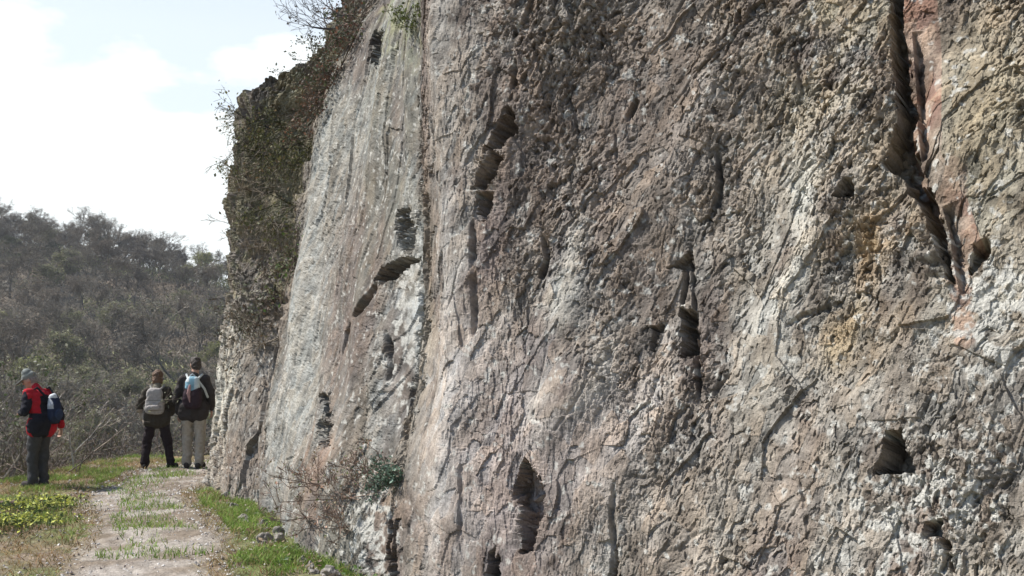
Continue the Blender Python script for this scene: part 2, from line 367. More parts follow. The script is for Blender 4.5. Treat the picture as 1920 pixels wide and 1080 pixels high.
    finep = fine*rug; h += (fine + 0.008*fbm(A*60, Bz*60, 2, 150))*rug*(1-0.5*rec*sstep(500, 640, py)) + rec*sstep(500, 640, py)*0.10*cells(A*1.6+0.5*Bz, Bz*0.8-0.3*A, 185)[0]
    for x, y, sx_, sy_, ang, a in ((1470, 520, 60, 270, 18, .075), (1065, 540, 45, 150, 8, .055), (1080, 740, 55, 130, 32, .07), (840, 780, 40, 360, 2, .04), (1250, 330, 60, 200, 30, .05)):
        c_, q_ = math.cos(R(ang)), math.sin(R(ang)); dx_, dy_ = px-x, py-y; h += main*a*np.exp(-((dx_*c_+dy_*q_)/sx_)**2-((-dx_*q_+dy_*c_)/sy_)**2)
    h += main*(0.055*fbm(e1*0.55, e2*2.1, 2, 145)+0.012*fbm(e1*1.2, e2*5, 2, 146))
    brk0 = np.clip(0.4+2.2*fbm(A*6, Bz*4, 3, 154), 0, 1)
    lc = np.abs(fbm(e2*1.5+0.15*fbm(A*2, Bz*2, 2, 147), e1*0.22, 2, 148)); h -= 0.022*brk0*sstep(0.020, 0.0, lc)*sstep(0.0, 0.25, fbm(A*1.7, Bz*1.7, 2, 149))*(1-0.6*slab)
    lc = np.abs(fbm((A+0.10*fbm(A*2.5, Bz*2.5, 3, 153)+0.012*c2)*1.9, Bz*0.25, 2, 151)); h -= 0.020*brk0*sstep(0.016, 0.0, lc)*sstep(-0.05, 0.2, fbm(A*1.4+5, Bz*1.4, 2, 152))
    # fractures
    cr, qr = cells(e1/0.9+0.25*fbm(A*2, Bz*2, 3, 160), e2/0.42, 5)
    h -= 0.009*sstep(0.06, 0.0, qr)*sstep(0.12, 0.4, fbm(A*1.3, Bz*1.3, 2, 161)+0.1)*(1-0.6*slab)
    # far rough end with ledges
    led = (Bz*2.2+0.8*fbm(A*1.5, Bz*1.2, 3, 170)); low = sstep(520, 640, py); h += rec*((0.20-0.09*low)*(0.55+0.45*sstep(2.6, 4.0, U))*fbm(A*1.2+0.3*Bz, Bz*(1.5-0.7*low), 4, 171) + (0.12-0.10*low)*((led-np.floor(led))-0.5))
    # slab folds: long upright ribs
    h += slab*(0.10*noise(a2*1.6+Bz*0.35, Bz*0.45, seed=181) + 0.05*noise(a2*4+Bz*0.6, Bz*0.8, seed=182) + 0.03*cells(a2*1.3+0.3*Bz, Bz*0.55, 184)[0] + 0.03*cells(a2*0.62+0.28*Bz+0.1, Bz*0.34-0.1*a2, 186)[0])
    h += main*sstep(14.2, 13.0, U)*(0.05*noise(a2*4, Bz*0.3, seed=183))
    wob = 6*fbm(A*4, Bz*4, 2, 190); wb2 = 5*c3+3*c4+8*c2
    fx = px+wob+wb2; fy = py+5*fbm(A*8+9, Bz*8, 3, 192)+2*c4-4*c3-5*c2
    warm = np.zeros(px.shape, np.float32); fresh = np.zeros(px.shape, np.float32)
    h = h*(1-0.6*np.exp(-((U-11.5)/0.55)**2)); hbase = h; h = np.zeros_like(hbase)
    # saw-tooth crevices: steep left wall, ramp back out on the right over w pixels
    brkn = np.clip(0.55+2.2*fbm(A*7, Bz*5, 3, 195), 0.0, 1.25)
    def crev(pts, depth, wl, wr, taper=True, brk=0.0):
        nonlocal h
        d, t, s = line_dist(px+0.45*wob, py, pts)
        f = np.where(s < 0, sstep(wl, 0, d), np.clip(1-d/wr, 0, 1))
        if taper: f = f*np.clip(np.minimum(t, 1-t)*7, 0, 1)**0.5
        if brk: f = f*brkn
        h = h - depth*f; return f, t, s, d
    V = main*(py < 1250)
    slot, _ = poly_mask(fx, fy, [(1664, -60), (1688, -60), (1698, 60), (1707, 120), (1714, 180), (1724, 260), (1729, 330), (1738, 352), (1760, 372), (1772, 420), (1782, 480), (1800, 540), (1786, 530), (1764, 470), (1742, 400), (1722, 374), (1700, 345), (1662, 322), (1690, 250), (1688, 180), (1682, 90)], 4); h = h-0.13*slot
    f, t, s, d = crev([(1676, -200), (1680, 0), (1688, 120), (1694, 230), (1700, 330), (1724, 372), (1752, 420), (1772, 480), (1806, 560)], 0.034, 6, 84)
    fresh = np.maximum(fresh, (s > 4)*(f > 0.06)*sstep(560, 430, py))
    crev([(1778, 395), (1790, 440), (1800, 500), (1812, 560)], 0.04, 5, 40); 
    d, t, s = line_dist(fx, fy, [(1800, 330), (1796, 420), (1806, 520), (1822, 640)]); fresh = np.maximum(fresh, 0.75*sstep(24, 14, d))
    crev([(1715, 60), (1726, 200), (1738, 310)], 0.045, 4, 26)
    for poly, dep, sf in (
        ([(955, 200), (966, 246), (944, 276), (914, 282), (930, 238)], 0.16, 4),
        ([(922, 286), (946, 296), (932, 325), (912, 352), (890, 352), (905, 312)], 0.12, 4),
        ([(900, 360), (922, 362), (908, 412), (888, 402)], 0.10, 4),
        ([(1250, 492), (1286, 463), (1286, 496)], 0.10, 4),
        ([(1262, 568), (1283, 574), (1294, 655), (1262, 662)], 0.20, 4),
        ([(1208, 600), (1220, 602), (1212, 650), (1204, 650)], 0.08, 3),
        ([(990, 862), (1006, 872), (1022, 915), (1024, 980), (1010, 1030), (992, 1035), (985, 960), (968, 912), (980, 888)], 0.11, 5),
        ([(1671, 806), (1691, 812), (1714, 886), (1638, 892), (1656, 850)], 0.20, 3),
        ([(1738, 980), (1766, 976), (1772, 1004), (1740, 1006)], 0.11, 3),
        ([(1768, 990), (1780, 1012), (1788, 1068), (1776, 1064)], 0.11, 3),
        ([(1590, 345), (1606, 340), (1604, 376), (1568, 378)], 0.09, 3),
        ([(1836, 470), (1866, 452), (1868, 486), (1822, 520)], 0.10, 4),
        ([(918, 1042), (934, 1030), (936, 1085), (914, 1085)], 0.10, 4),
        ([(1150, 1030), (1158, 1020), (1166, 1090), (1148, 1090)], 0.08, 4),
        ([(708, 522), (722, 500), (764, 482), (772, 488), (748, 516), (716, 530)], 0.20, 4),
        ([(596, 742), (612, 738), (630, 782), (618, 782)], 0.20, 4),
        ([(600, 790), (628, 796), (628, 836), (600, 830)], 0.10, 5),
        ([(710, 68), (724, 62), (724, 128), (706, 120)], 0.22, 4),
        ([(752, 396), (768, 392), (772, 440), (764, 474), (748, 462)], 0.10, 6),
    ):
        m, sd = poly_mask(fx, fy, poly, sf*1.8); h = h - dep*m
    for pts, dep, wl, wr in (
        ([(1008, -20), (985, 70), (962, 170), (952, 210)], 0.042, 5, 26),
        ([(885, 410), (884, 470), (880, 560), (876, 640), (870, 720)], 0.034, 5, 16),
        ([(1085, 320), (1130, 290), (1160, 262), (1190, 250)], 0.05, 5, 12),
        ([(1168, 262), (1172, 215), (1190, 180)], 0.06, 5, 16),
        ([(1284, 440), (1288, 560), (1294, 660), (1298, 760)], 0.045, 4, 14),
        ([(1390, 20), (1370, 80), (1340, 130)], 0.04, 5, 22),
        ([(1490, 90), (1500, 180), (1470, 260)], 0.016, 5, 24),
        ([(708, 528), (680, 575), (650, 625), (622, 690)], 0.11, 4, 16),
        ([(1330, 380), (1340, 330), (1336, 270)], 0.05, 4, 18),
        ([(1720, 890), (1745, 950), (1772, 1000)], 0.03, 4, 14),
        ([(1260, 560), (1270, 520), (1276, 470)], 0.06, 4, 16),
        ([(1160, 860), (1150, 960), (1152, 1080)], 0.03, 4, 18),
        ([(1496, 900), (1508, 980), (1524, 1080)], 0.014, 4, 18),
        ([(1240, 790), (1310, 740), (1360, 690)], 0.012, 6, 14),
        ([(1430, 640), (1500, 590), (1580, 560)], 0.016, 6, 16),
        ([(866, 860), (872, 940), (868, 1020)], 0.02, 4, 12),
        ([(733, 620), (742, 680), (738, 720)], 0.06, 4, 14),
        ([(1012, 430), (1020, 480), (1006, 520)], 0.06, 4, 16),
    ): crev(pts, dep, wl, wr*0.6, brk=1.0)
    h *= 1.65
    # fissure between the pale slab and the big face, widening to a gap at the foot
    d, t, s = line_dist(fx, fy, [(796, -150), (800, 60), (793, 180), (788, 480), (786, 700), (764, 850), (750, 960), (744, 1100)])
    h -= (0.09*np.clip(brkn, 0.3, 1)+0.12*sstep(0.8, 1.0, t))*sstep(9, 1, d)*(py < 1090)
    h = hbase*(1-0.45*sstep(0.03, 0.2, -h)) + h*(1+0.16*fbm(A*11, Bz*20, 3, 196)) - np.clip(fresh, 0, 1)*finep*0.7
    # fine bedding ledges where the rock is broken across the cleavage
    lm = np.zeros(px.shape, np.float32)
    for x, y, sx_, sy_, a in ((1760, 500, 50, 60, 1), (1600, 440, 50, 70, 0.7), (1650, 620, 90, 30, 0.6), (1700, 480, 60, 60, 0.5), (1000, 960, 28, 75, .7), (612, 800, 24, 40, .5), (1620, 400, 30, 30, 0.5), (1690, 160, 30, 150, 0.7), (910, 330, 24, 40, 0.8), (1750, 700, 40, 50, 0.3)):
        lm = np.maximum(lm, a*np.exp(-((px-x)/sx_)**2-((py-y)/sy_)**2))
    lz = (Bz+0.25*A*0.3+0.03*fbm(A*6, Bz*6, 3, 200))/0.046; lf = lz-np.floor(lz)
    h += lm*0.062*(lf-0.5)*np.clip(0.6+noise(A*9, Bz*20, seed=201)*1.6, 0, 1.4)
    # top skyline roughness
    Vp = B + Nn*h[..., None]
    deep = sstep(0.05, 0.16, -(h-hbase))[..., None]; q = Vp.reshape(-1, 3)*16; q2 = q*2.3
    jit = np.stack([noise(q[:, 0], q[:, 1], q[:, 2], 210+i)+0.5*noise(q2[:, 0], q2[:, 1], q2[:, 2], 220+i) for i in range(3)], -1).reshape(Vp.shape)
    Vp = Vp + jit*deep*0.055
    # ---- colour of the stone itself
    def blob(x, y, sx_, sy_, ang=0.0):
        c, q = math.cos(R(ang)), math.sin(R(ang)); dx, dy = px-x, py-y
        return np.exp(-((dx*c+dy*q)/sx_)**2-((-dx*q+dy*c)/sy_)**2)
    g1 = fbm(A*0.9, Bz*0.7, 4, 301); g2 = fbm(e1*2.2, e2*5, 4, 302); g3 = fbm(A*9, Bz*9, 3, 303); g4 = fbm(a2*5, Bz*0.8, 3, 304)
    C = np.empty(px.shape+(3,), np.float32); C[:] = (0.225, 0.198, 0.165)
    def mixc(c, w):
        nonlocal C
        w = np.clip(w, 0, 1)[..., None]; C = C*(1-w)+np.array(c, np.float32)*w
    mixc((0.195, 0.160, 0.138), sstep(-0.05, 0.35, g1))
    mixc((0.30, 0.285, 0.255), sstep(0.05, 0.4, -g1)*0.8)
    t_ = R(75); drape = fbm((A*math.cos(t_)+Bz*math.sin(t_))*0.45+3, (-A*math.sin(t_)+Bz*math.cos(t_))*2.6, 3, 330)+0.25*g3; mixc((0.37, 0.355, 0.32), main*0.65*sstep(0.08, 0.4, drape)); mixc((0.185, 0.148, 0.138), main*0.75*sstep(0.05, 0.36, -drape))
    mixc((0.355, 0.305, 0.288), main*0.7*blob(940, 850, 200, 280)+main*0.4*blob(1150, 800, 200, 200))       # pinkish foot of the face
    mixc((0.215, 0.18, 0.155), main*0.9*blob(1200, 200, 330, 250))                                     # dark brown upper middle
    mixc((0.175, 0.145, 0.125), main*0.8*blob(1180, 560, 100, 200, 25))
    mixc((0.35, 0.285, 0.185), main*0.75*np.clip(blob(1570, 90, 110, 180, 15)*(0.6+1.5*g2), 0, 1))            # ochre
    mixc((0.33, 0.235, 0.135), main*1.0*np.clip(blob(1660, 500, 120, 120)*(0.7+2.0*g2), 0, 1))
    mixc((0.35, 0.255, 0.14), main*0.85*np.clip(blob(1600, 640, 70, 60, 30)*(0.6+2.0*g2), 0, 1))
    mixc((0.45, 0.435, 0.39), main*0.95*np.clip(blob(1470, 520, 52, 260, 18)*(0.9+1.3*g2), 0, 1))           # pale grey-green drapes
    mixc((0.42, 0.405, 0.365), main*0.85*np.clip(blob(1060, 540, 45, 150, 10)*(0.9+1.3*g2), 0, 1))
    mixc((0.42, 0.39, 0.345), main*0.75*np.clip(blob(1080, 720, 60, 140, 35)*(0.9+1.3*g2), 0, 1))
    mixc((0.315, 0.285, 0.245), main*0.6*blob(1350, 950, 280, 170))
    mixc((0.235, 0.215, 0.19), main*0.65*blob(1720, 720, 170, 200)+main*0.5*blob(1890, 800, 120, 200))
    mixc((0.315, 0.28, 0.215), main*0.35*sstep(1280, 1520, px)*sstep(760, 560, py)*(1-blob(1650, 480, 110, 110))*(1-blob(1470, 520, 60, 260, 18))*np.clip(0.7+1.5*g2, 0, 1))
    mixc((0.33, 0.30, 0.215), main*0.65*blob(1850, 230, 120, 260))
    mixc((0.41, 0.385, 0.36), main*np.clip(blob(835, 700, 45, 520)*(0.6+1.2*g4), 0, 1)*0.8)
    # pale slab
    mixc((0.19, 0.18, 0.15), slab*0.9)
    mixc((0.285, 0.278, 0.245), slab*np.clip(sstep(0.0, 0.35, g4+0.15)*0.9, 0, 1))
    mixc((0.165, 0.132, 0.11), slab*(0.95*np.clip(blob(660, 620, 80, 190)*(1.1+g2), 0, 1)+0.5*blob(690, 420, 50, 120)))
    mixc((0.46, 0.455, 0.42), slab*0.9*np.clip(blob(765, 650, 34, 220, 5)*(0.6+1.6*g3), 0, 1))
    mixc((0.17, 0.155, 0.125), slab*0.75*np.clip(sstep(0.08, 0.4, g1+0.6*g4), 0, 1)); mixc((0.14, 0.13, 0.10), slab*0.7*np.clip(sstep(0.05, 0.3, g2+0.4*g3)*blob(740, 250, 45, 260), 0, 1))
    mixc((0.15, 0.125, 0.108), slab*0.85*sstep(0.0, 0.3, fbm(A*1.3+0.45*Bz, Bz*0.3, 3, 331)))
    mixc((0.36, 0.35, 0.31), slab*0.85*np.clip(blob(565, 640, 30, 260, 8)+blob(520, 850, 26, 120), 0, 1))
    mixc((0.21, 0.145, 0.105), slab*0.75*np.clip(blob(600, 880, 60, 80)*(0.8+2*g2), 0, 1))
    mixc((0.20, 0.21, 0.10), slab*0.6*np.clip(blob(760, 50, 40, 60)*(0.5+2*g3), 0, 1))
    # far end
    mixc((0.225, 0.20, 0.175), rec*0.85)
    mixc((0.46, 0.44, 0.38), rec*np.clip(blob(420, 740, 34, 130, 8)*(1.1+1.6*g3), 0, 1))
    mixc((0.21, 0.165, 0.135), rec*0.7*blob(440, 870, 50, 50))
    mixc((0.16, 0.155, 0.085), rec*0.6*sstep(-0.1, 0.3, g3+g1)*(py < 560))
    C = C*(1+slab[..., None]*np.array([-0.03, 0.0, 0.05], np.float32))
    # fresh reddish break
    mixc((0.255, 0.155, 0.12), 0.9*fresh*np.clip(0.8+1.2*g2, 0, 1)); mixc((0.36, 0.29, 0.23), 0.5*fresh*(g3 > 0.12))
    # weathering mottling and lichen
    C = C*np.clip(1+0.55*g3+0.5*c3*0.6+0.35*g2, 0.45, 1.6)[..., None]
    hue = c2[..., None]*np.array([0.10, 0.0, -0.10], np.float32); C = C*(1+hue)
    lich, lq = cells(A*24+0.4*g3, Bz*20, 320); lf_ = fbm(A*20, Bz*20, 3, 321)
    wl = np.clip(main*(1.05*blob(1890, 570, 80, 75)+0.6*blob(1690, 960, 130, 100)+0.38*blob(1850, 830, 120, 220, 20)) + 0.05*main + slab*(0.04+0.45*blob(765, 640, 34, 230)) + 0.9*blob(705, 1000, 40, 90)+0.08*rec*(py > 600), 0, 1)
    mixc((0.53, 0.53, 0.50), 0.8*sstep(0.30, 0.14, 0.42-wl*0.42-lf_*0.55+0.06)*(wl > 0.02))
    spk = (1-0.75*slab)*sstep(0.36, 0.5, lich)*sstep(0.2, 0.5, lq)*sstep(-0.05, 0.25, fbm(A*3, Bz*3, 3, 322)); mixc((0.56, 0.56, 0.52), 0.8*spk*np.clip(wl*1.3, 0, 1))
    # ---- close the top: plateau running back into the hill
    iw = np.stack([np.interp(us, np.arange(nC), inw[:, 0]), np.interp(us, np.arange(nC), inw[:, 1])], -1); iw /= np.linalg.norm(iw, axis=1, keepdims=True)
    rows = [Vp]; cols = [C]
    for dist, rise in ((0.25, 0.05), (0.7, 0.14), (1.6, 0.35), (3.5, 0.9), (8, 2.0), (18, 4), (40, 7)):
        q = Vp[-1].copy(); q[:, :2] += iw*dist; rr = fbm(us*3, us*0+dist, 3, 95)*0.25*min(1, dist)
        q[:, 2] += (rise*0.45 if dist < 5 else rise*0.6) + rr
        kk = sstep(5.0, 6.6, us); q[:, 2] = (Vp[-1][:, 2]+rr-0.35*dist)*(1-kk)+q[:, 2]*kk
        rows.append(q[None]); cols.append(np.broadcast_to(np.array([0.12, 0.105, 0.07], np.float32), (1, nU, 3)))
    Vall = np.concatenate(rows, 0); Call = np.clip(np.concatenate(cols, 0)*np.array([0.86, 0.835, 0.80]), 0.02, 0.7)
    fc = grid_faces(Vall.shape[0], nU)[:, ::-1]
    o = mesh_obj('cliff', Vall.reshape(-1, 3), fc, M_rock, col=Call.reshape(-1, 3))
    tag(o, 'tall slate cliff face with cracks and pale lichen beside the path', 'cliff', kind='structure')
    ppx, ppy = proj(Vp)
    return Vp, ppx, ppy, Nn
CV, CPX, CPY, CN = build_cliff()
def on_cliff(px, py, r=7):
    m = (np.abs(CPX-px) < r) & (np.abs(CPY-py) < r) & (CV[..., 1] > 1)
    if not m.any(): return on_cliff(px, py, r*2)
    i = np.argmin(np.where(m, CV[..., 1], 1e9)); return Vector(CV.reshape(-1, 3)[i]), Vector(CN.reshape(-1, 3)[i])
def cliff_foot_x(y): return np.interp(y, [5.2, 5.75, 6.3, 6.85, 7.4, 7.75, 8.1, 8.6, 9.5, 11.2, 12.5, 12.9, 13.7, 14.0, 15.3, 17, 20],
                                      [2.6, 2.1, 1.5, .8, 0, -.5, -.86, -1.24, -1.66, -2.32, -2.93, -3.05, -3.4, -3.62, -4.45, -4.9, -5])

# ------------------------------------------------------------------ vegetation builders
def tubes(segs, sides=3):
    """segs: list of (p0, p1, r0, r1) -> verts, quads"""
    P0 = np.array([s[0] for s in segs], float); P1 = np.array([s[1] for s in segs], float)
    r0 = np.array([s[2] for s in segs])[:, None, None]; r1 = np.array([s[3] for s in segs])[:, None, None]
    d = P1-P0; d /= np.linalg.norm(d, axis=1, keepdims=True)+1e-9
    ref = np.where(np.abs(d[:, 2:3]) > 0.9, np.array([[1.0, 0, 0]]), np.array([[0, 0, 1.0]]))
    a = np.cross(d, ref); a /= np.linalg.norm(a, axis=1, keepdims=True); b = np.cross(d, a)
    t = np.arange(sides)/sides*2*np.pi
    ring = a[:, None]*np.cos(t)[None, :, None]+b[:, None]*np.sin(t)[None, :, None]
    V = np.concatenate([P0[:, None]+ring*r0, P1[:, None]+ring*r1], 1).reshape(-1, 3)
    base = (np.arange(len(segs))*2*sides)[:, None]; k = np.arange(sides)
    Fq = np.stack([base+k, base+(k+1) % sides, base+sides+(k+1) % sides, base+sides+k], -1).reshape(-1, 4)
    return V, Fq
def rvec(rng, s=1.0): return rng.normal(size=3)*s
def grow(rng, p, d, length, r, depth, out, maxdepth, spread=0.6, up=0.1, wig=0.14, nb=(2, 4), steps=4, shrink=0.68):
    """recursive branch; out[depth] collects segments"""
    q = np.array(p, float); d = np.array(d, float); d /= np.linalg.norm(d); st = length/steps
    for k in range(steps):
        d2 = d + rvec(rng, wig) + np.array([0, 0, up*0.3]); d2 /= np.linalg.norm(d2)
        q2 = q + d2*st; ra = r*(1-0.55*k/steps); rb = r*(1-0.55*(k+1)/steps)
        out[depth].append((q, q2, ra, rb)); q, d = q2, d2
        if depth < maxdepth and k >= 1:
            for _ in range(int(rng.integers(nb[0], nb[1]+1)) if k == steps-1 else int(rng.integers(0, 2)+ (depth > 0))):
                v = d + rvec(rng, spread) + np.array([0, 0, up]); v /= np.linalg.norm(v)
                grow(rng, q, v, length*shrink*rng.uniform(0.75, 1.15), rb*0.72, depth+1, out, maxdepth, spread, up, wig, nb, max(2, steps-1), shrink)
def leaves(P, size, rng, up=0.3, aspect=0.6):
    """one small bent quad per point"""
    n = len(P); s = size*(0.5+1.1*rng.random(n)**2)[:, None]
    nrm = rng.normal(size=(n, 3)); nrm[:, 2] += up; nrm /= np.linalg.norm(nrm, axis=1, keepdims=True)
    a = np.cross(nrm, rng.normal(size=(n, 3))); a /= np.linalg.norm(a, axis=1, keepdims=True); b = np.cross(nrm, a)
    V = np.stack([P-a*s, P-b*s*aspect+nrm*s*0.15, P+a*s, P+b*s*aspect+nrm*s*0.15], 1).reshape(-1, 3)
    return V, (np.arange(n)*4)[:, None]+np.arange(4)
def cvar(n, cols, rng, per=1, v=0.25):
    """random pick among colours with brightness variation, repeated per vertices"""
    c = np.array(cols)[rng.integers(0, len(cols), n)]*(1+rng.uniform(-v, v, (n, 1))); return np.repeat(c, per, 0)
def ends(segs): return np.array([s[1] for s in segs])
def along(segs, n, rng):
    i = rng.integers(0, len(segs), n); t = rng.random((n, 1)); a = np.array([s[0] for s in segs])[i]; b = np.array([s[1] for s in segs])[i]
    return a+(b-a)*t

# ------------------------------------------------------------------ the wood on the far hillside
GREY = (0.20, 0.18, 0.145); BROWN = (0.195, 0.155, 0.115); OLIVE = (0.23, 0.23, 0.115); DARK = (0.075, 0.09, 0.055); LIME = (0.27, 0.28, 0.10)
def tree_proto(name, seed, h, kind, col):
    rng = np.random.default_rng(seed); out = [[], [], [], [], []]
    root = empty(name); h0 = h
    d = (rng.normal()*0.06, rng.normal()*0.06, 1)
    grow(rng, (0, 0, -0.8), d, h*(0.50 if kind != 'tall' else 0.62), h*0.022, 0, out, 4, 0.62 if kind != 'tall' else 0.5, 0.22, 0.10, (3, 4), 5, 0.66)
    kz = h/np.percentile(ends(out[4])[:, 2], 98); out = [[(a*kz, b*kz, r0*kz, r1*kz) for a, b, r0, r1 in lv] for lv in out]
    V, Fq = tubes(out[0]+out[1], 5); c = np.repeat(cvar(1, [(0.10, 0.09, 0.075)], rng), len(V), 0)
    mesh_obj('trunk', V, Fq, M_bark, root, c)
    V1, F1 = tubes([(a, b, max(r0, 0.03), max(r1, 0.022)) for a, b, r0, r1 in out[2]+out[3]], 3)
    tw = out[4]; P = along(tw+out[3], 5200, rng); dirs = rng.normal(size=P.shape); dirs[:, 2] = np.abs(dirs[:, 2])*0.8; dirs /= np.linalg.norm(dirs, axis=1, keepdims=True)
    ln = rng.uniform(0.3, 0.75, (len(P), 1)); s = np.cross(dirs, rng.normal(size=P.shape)); s /= np.linalg.norm(s, axis=1, keepdims=True)
    w = rng.uniform(0.016, 0.034, (len(P), 1))
    V2 = np.stack([P-s*w, P+s*w, P+dirs*ln], 1).reshape(-1, 3); F2 = (np.arange(len(P))*3)[:, None]+np.arange(3)+len(V1)
    cc = [np.repeat(cvar(1, [col], rng), len(V1), 0)*0.9, cvar(len(P), [col, GREY, BROWN], rng, 3, 0.3)]
    Vs = [V1, V2]; Fs = [F1, F2]; n0 = len(V1)+len(V2)
    if kind == 'leafy':
        Q = np.concatenate([along(tw, 2600, rng)+rng.normal(size=(2600, 3))*0.25]); V3, F3 = leaves(Q, 0.17, rng)
        Vs.append(V3); Fs.append(F3+n0); cc.append(cvar(len(Q), [col, tuple(0.75*x for x in col)], rng, 4, 0.35))
    mesh_obj('crown', np.concatenate(Vs), Fs, M_bark if kind != 'leafy' else M_leaf, root, np.concatenate(cc))
    return root
def build_wood():
    protos = []
    spec = [('bare_tree', 1, 10.5, 'round', GREY), ('bare_tree', 2, 10, 'round', BROWN), ('bare_tree', 3, 12, 'tall', GREY), ('bare_tree', 5, 9, 'round', (0.105, 0.092, 0.085)),
            ('budding_tree', 7, 9, 'leafy', LIME), ('evergreen_tree', 9, 10, 'leafy', DARK), ('budding_tree', 13, 8.5, 'leafy', OLIVE), ('bare_tree', 15, 11, 'tall', BROWN)]
    for sp in spec: protos.append(tree_proto(*sp))
    rng = np.random.default_rng(5); used = [False]*len(protos)
    def put(i, x, y, s, label, cat, grp, dz=0.0):
        o = protos[i] if not used[i] else copy_tree(protos[i]); used[i] = True
        o.location = (x, y, gzs(x, y)+dz); o.scale = (s*rng.uniform(1.1, 1.4), s*rng.uniform(1.1, 1.4), s); o.rotation_euler = (0, 0, rng.uniform(0, 6.28))
        tag(o, label, cat, grp)
    # crest trees, seen against the sky (photo pixel of the crown, size)
    y0 = 232
    crest_px = [(-40, 1.0, 0), (-8, 1.05, 1), (18, 1.15, 3), (38, 1.05, 5), (62, 1.1, 0), (84, .85, 1), (104, .65, 3), (126, .8, 0), (140, .85, 7), (158, .95, 2), (178, 1.0, 1), (196, 1.1, 0), (214, 1.1, 2),
                (232, 1.0, 3), (250, 1.0, 7), (268, 1.05, 0), (286, 1.05, 2), (304, .95, 1), (322, .9, 7), (338, .9, 3), (432, .85, 5), (418, .8, 2)]
    for px, s, i in crest_px:
        y = y0+rng.uniform(-8, 10); p = at(px, 600, y)
        if i == 5: put(5, p.x, y, s*.66, 'dark evergreen tree standing on the crest of the far hill', 'tree', 'evergreens on the hill crest')
        else: put(i, p.x, y, s*.70, 'bare tree with a thin twiggy crown against the sky on the hill crest', 'tree', 'bare trees along the hill crest')
    for k in range(26):
        px = -50+k*14+rng.uniform(-5, 5); y = 218+rng.uniform(-4, 4); p = at(px, 600, y); put([0, 1, 3, 0, 1][k % 5], p.x, y, rng.uniform(.52, .72), 'bare tree with a thin twiggy crown against the sky on the hill crest', 'tree', 'bare trees along the hill crest')
    p = at(386, 600, 232); put(0, p.x, 232, .8, 'broad round-crowned bare tree on the hill crest, nearest the cliff edge', 'tree', None)
    # hillside
    n = 0; tries = 0; pts = []
    while n < 262 and tries < 20000:
        tries += 1
        y = 82+150*rng.random()**0.85; px = rng.uniform(-55, 470) if n < 205 else rng.uniform(470, 640); p = at(px, 600, y)
        sep = 3.6+0.010*y
        if any((p.x-q[0])**2+(0.6*(y-q[1]))**2 < sep*sep for q in pts): continue
        pts.append((p.x, y)); r = rng.random(); n += 1; s = rng.uniform(0.8, 1.2)*(0.74 if y > 150 else 1.0)
        if r < 0.09: put(4, p.x, y, s*.85, 'yellow-green budding tree among the bare trees on the far hillside', 'tree', 'budding trees on the hillside')
        elif r < 0.30: put(6, p.x, y, s*.85, 'olive green budding tree among the bare trees on the far hillside', 'tree', 'olive budding trees on the hillside')
        elif r < 0.38: put(5, p.x, y, s*.7, 'dark evergreen tree among the bare trees on the far hillside', 'tree', 'evergreens on the hillside')
        else: put([0, 1, 2, 3, 7][int(rng.integers(0, 5))], p.x, y, s, 'bare grey-brown tree in the wood on the far hillside', 'tree', 'bare trees on the hillside')
    # brushwood under the trees: one mass nobody could count
    m = 74000; y = 60+175*rng.random(m)**0.8; px = rng.uniform(-110, 680, m); x = (px-960)/F*y
    z = gz(x, y)+rng.random(m)**2*2.2*(0.6+0.8*np.clip(fbm(x*0.12, y*0.12, 3, 401)+0.4, 0, 1))
    P = np.stack([x, y, z], -1); dirs = rng.normal(size=P.shape); dirs[:, 2] = np.abs(dirs[:, 2])+0.3; dirs /= np.linalg.norm(dirs, axis=1, keepdims=True)
    s = np.cross(dirs, rng.normal(size=P.shape)); s /= np.linalg.norm(s, axis=1, keepdims=True)
    w = rng.uniform(0.04, 0.11, (m, 1)); ln = rng.uniform(0.5, 1.4, (m, 1))
    V = np.stack([P-s*w, P+s*w, P+dirs*ln], 1).reshape(-1, 3); Fq = (np.arange(m)*3)[:, None]+np.arange(3)
    tint = fbm(x*0.06, y*0.06, 3, 402)
    c = np.where((tint > 0.12)[:, None], np.array(OLIVE), np.where((tint < -0.2)[:, None], np.array(BROWN), np.array(GREY)))*(1+rng.uniform(-.35, .35, (m, 1)))
    o = mesh_obj('brushwood', V, Fq, M_bark, col=np.repeat(c, 3, 0)); tag(o, 'brown and olive brushwood under the trees of the far hillside', 'brushwood', kind='stuff')
build_wood()

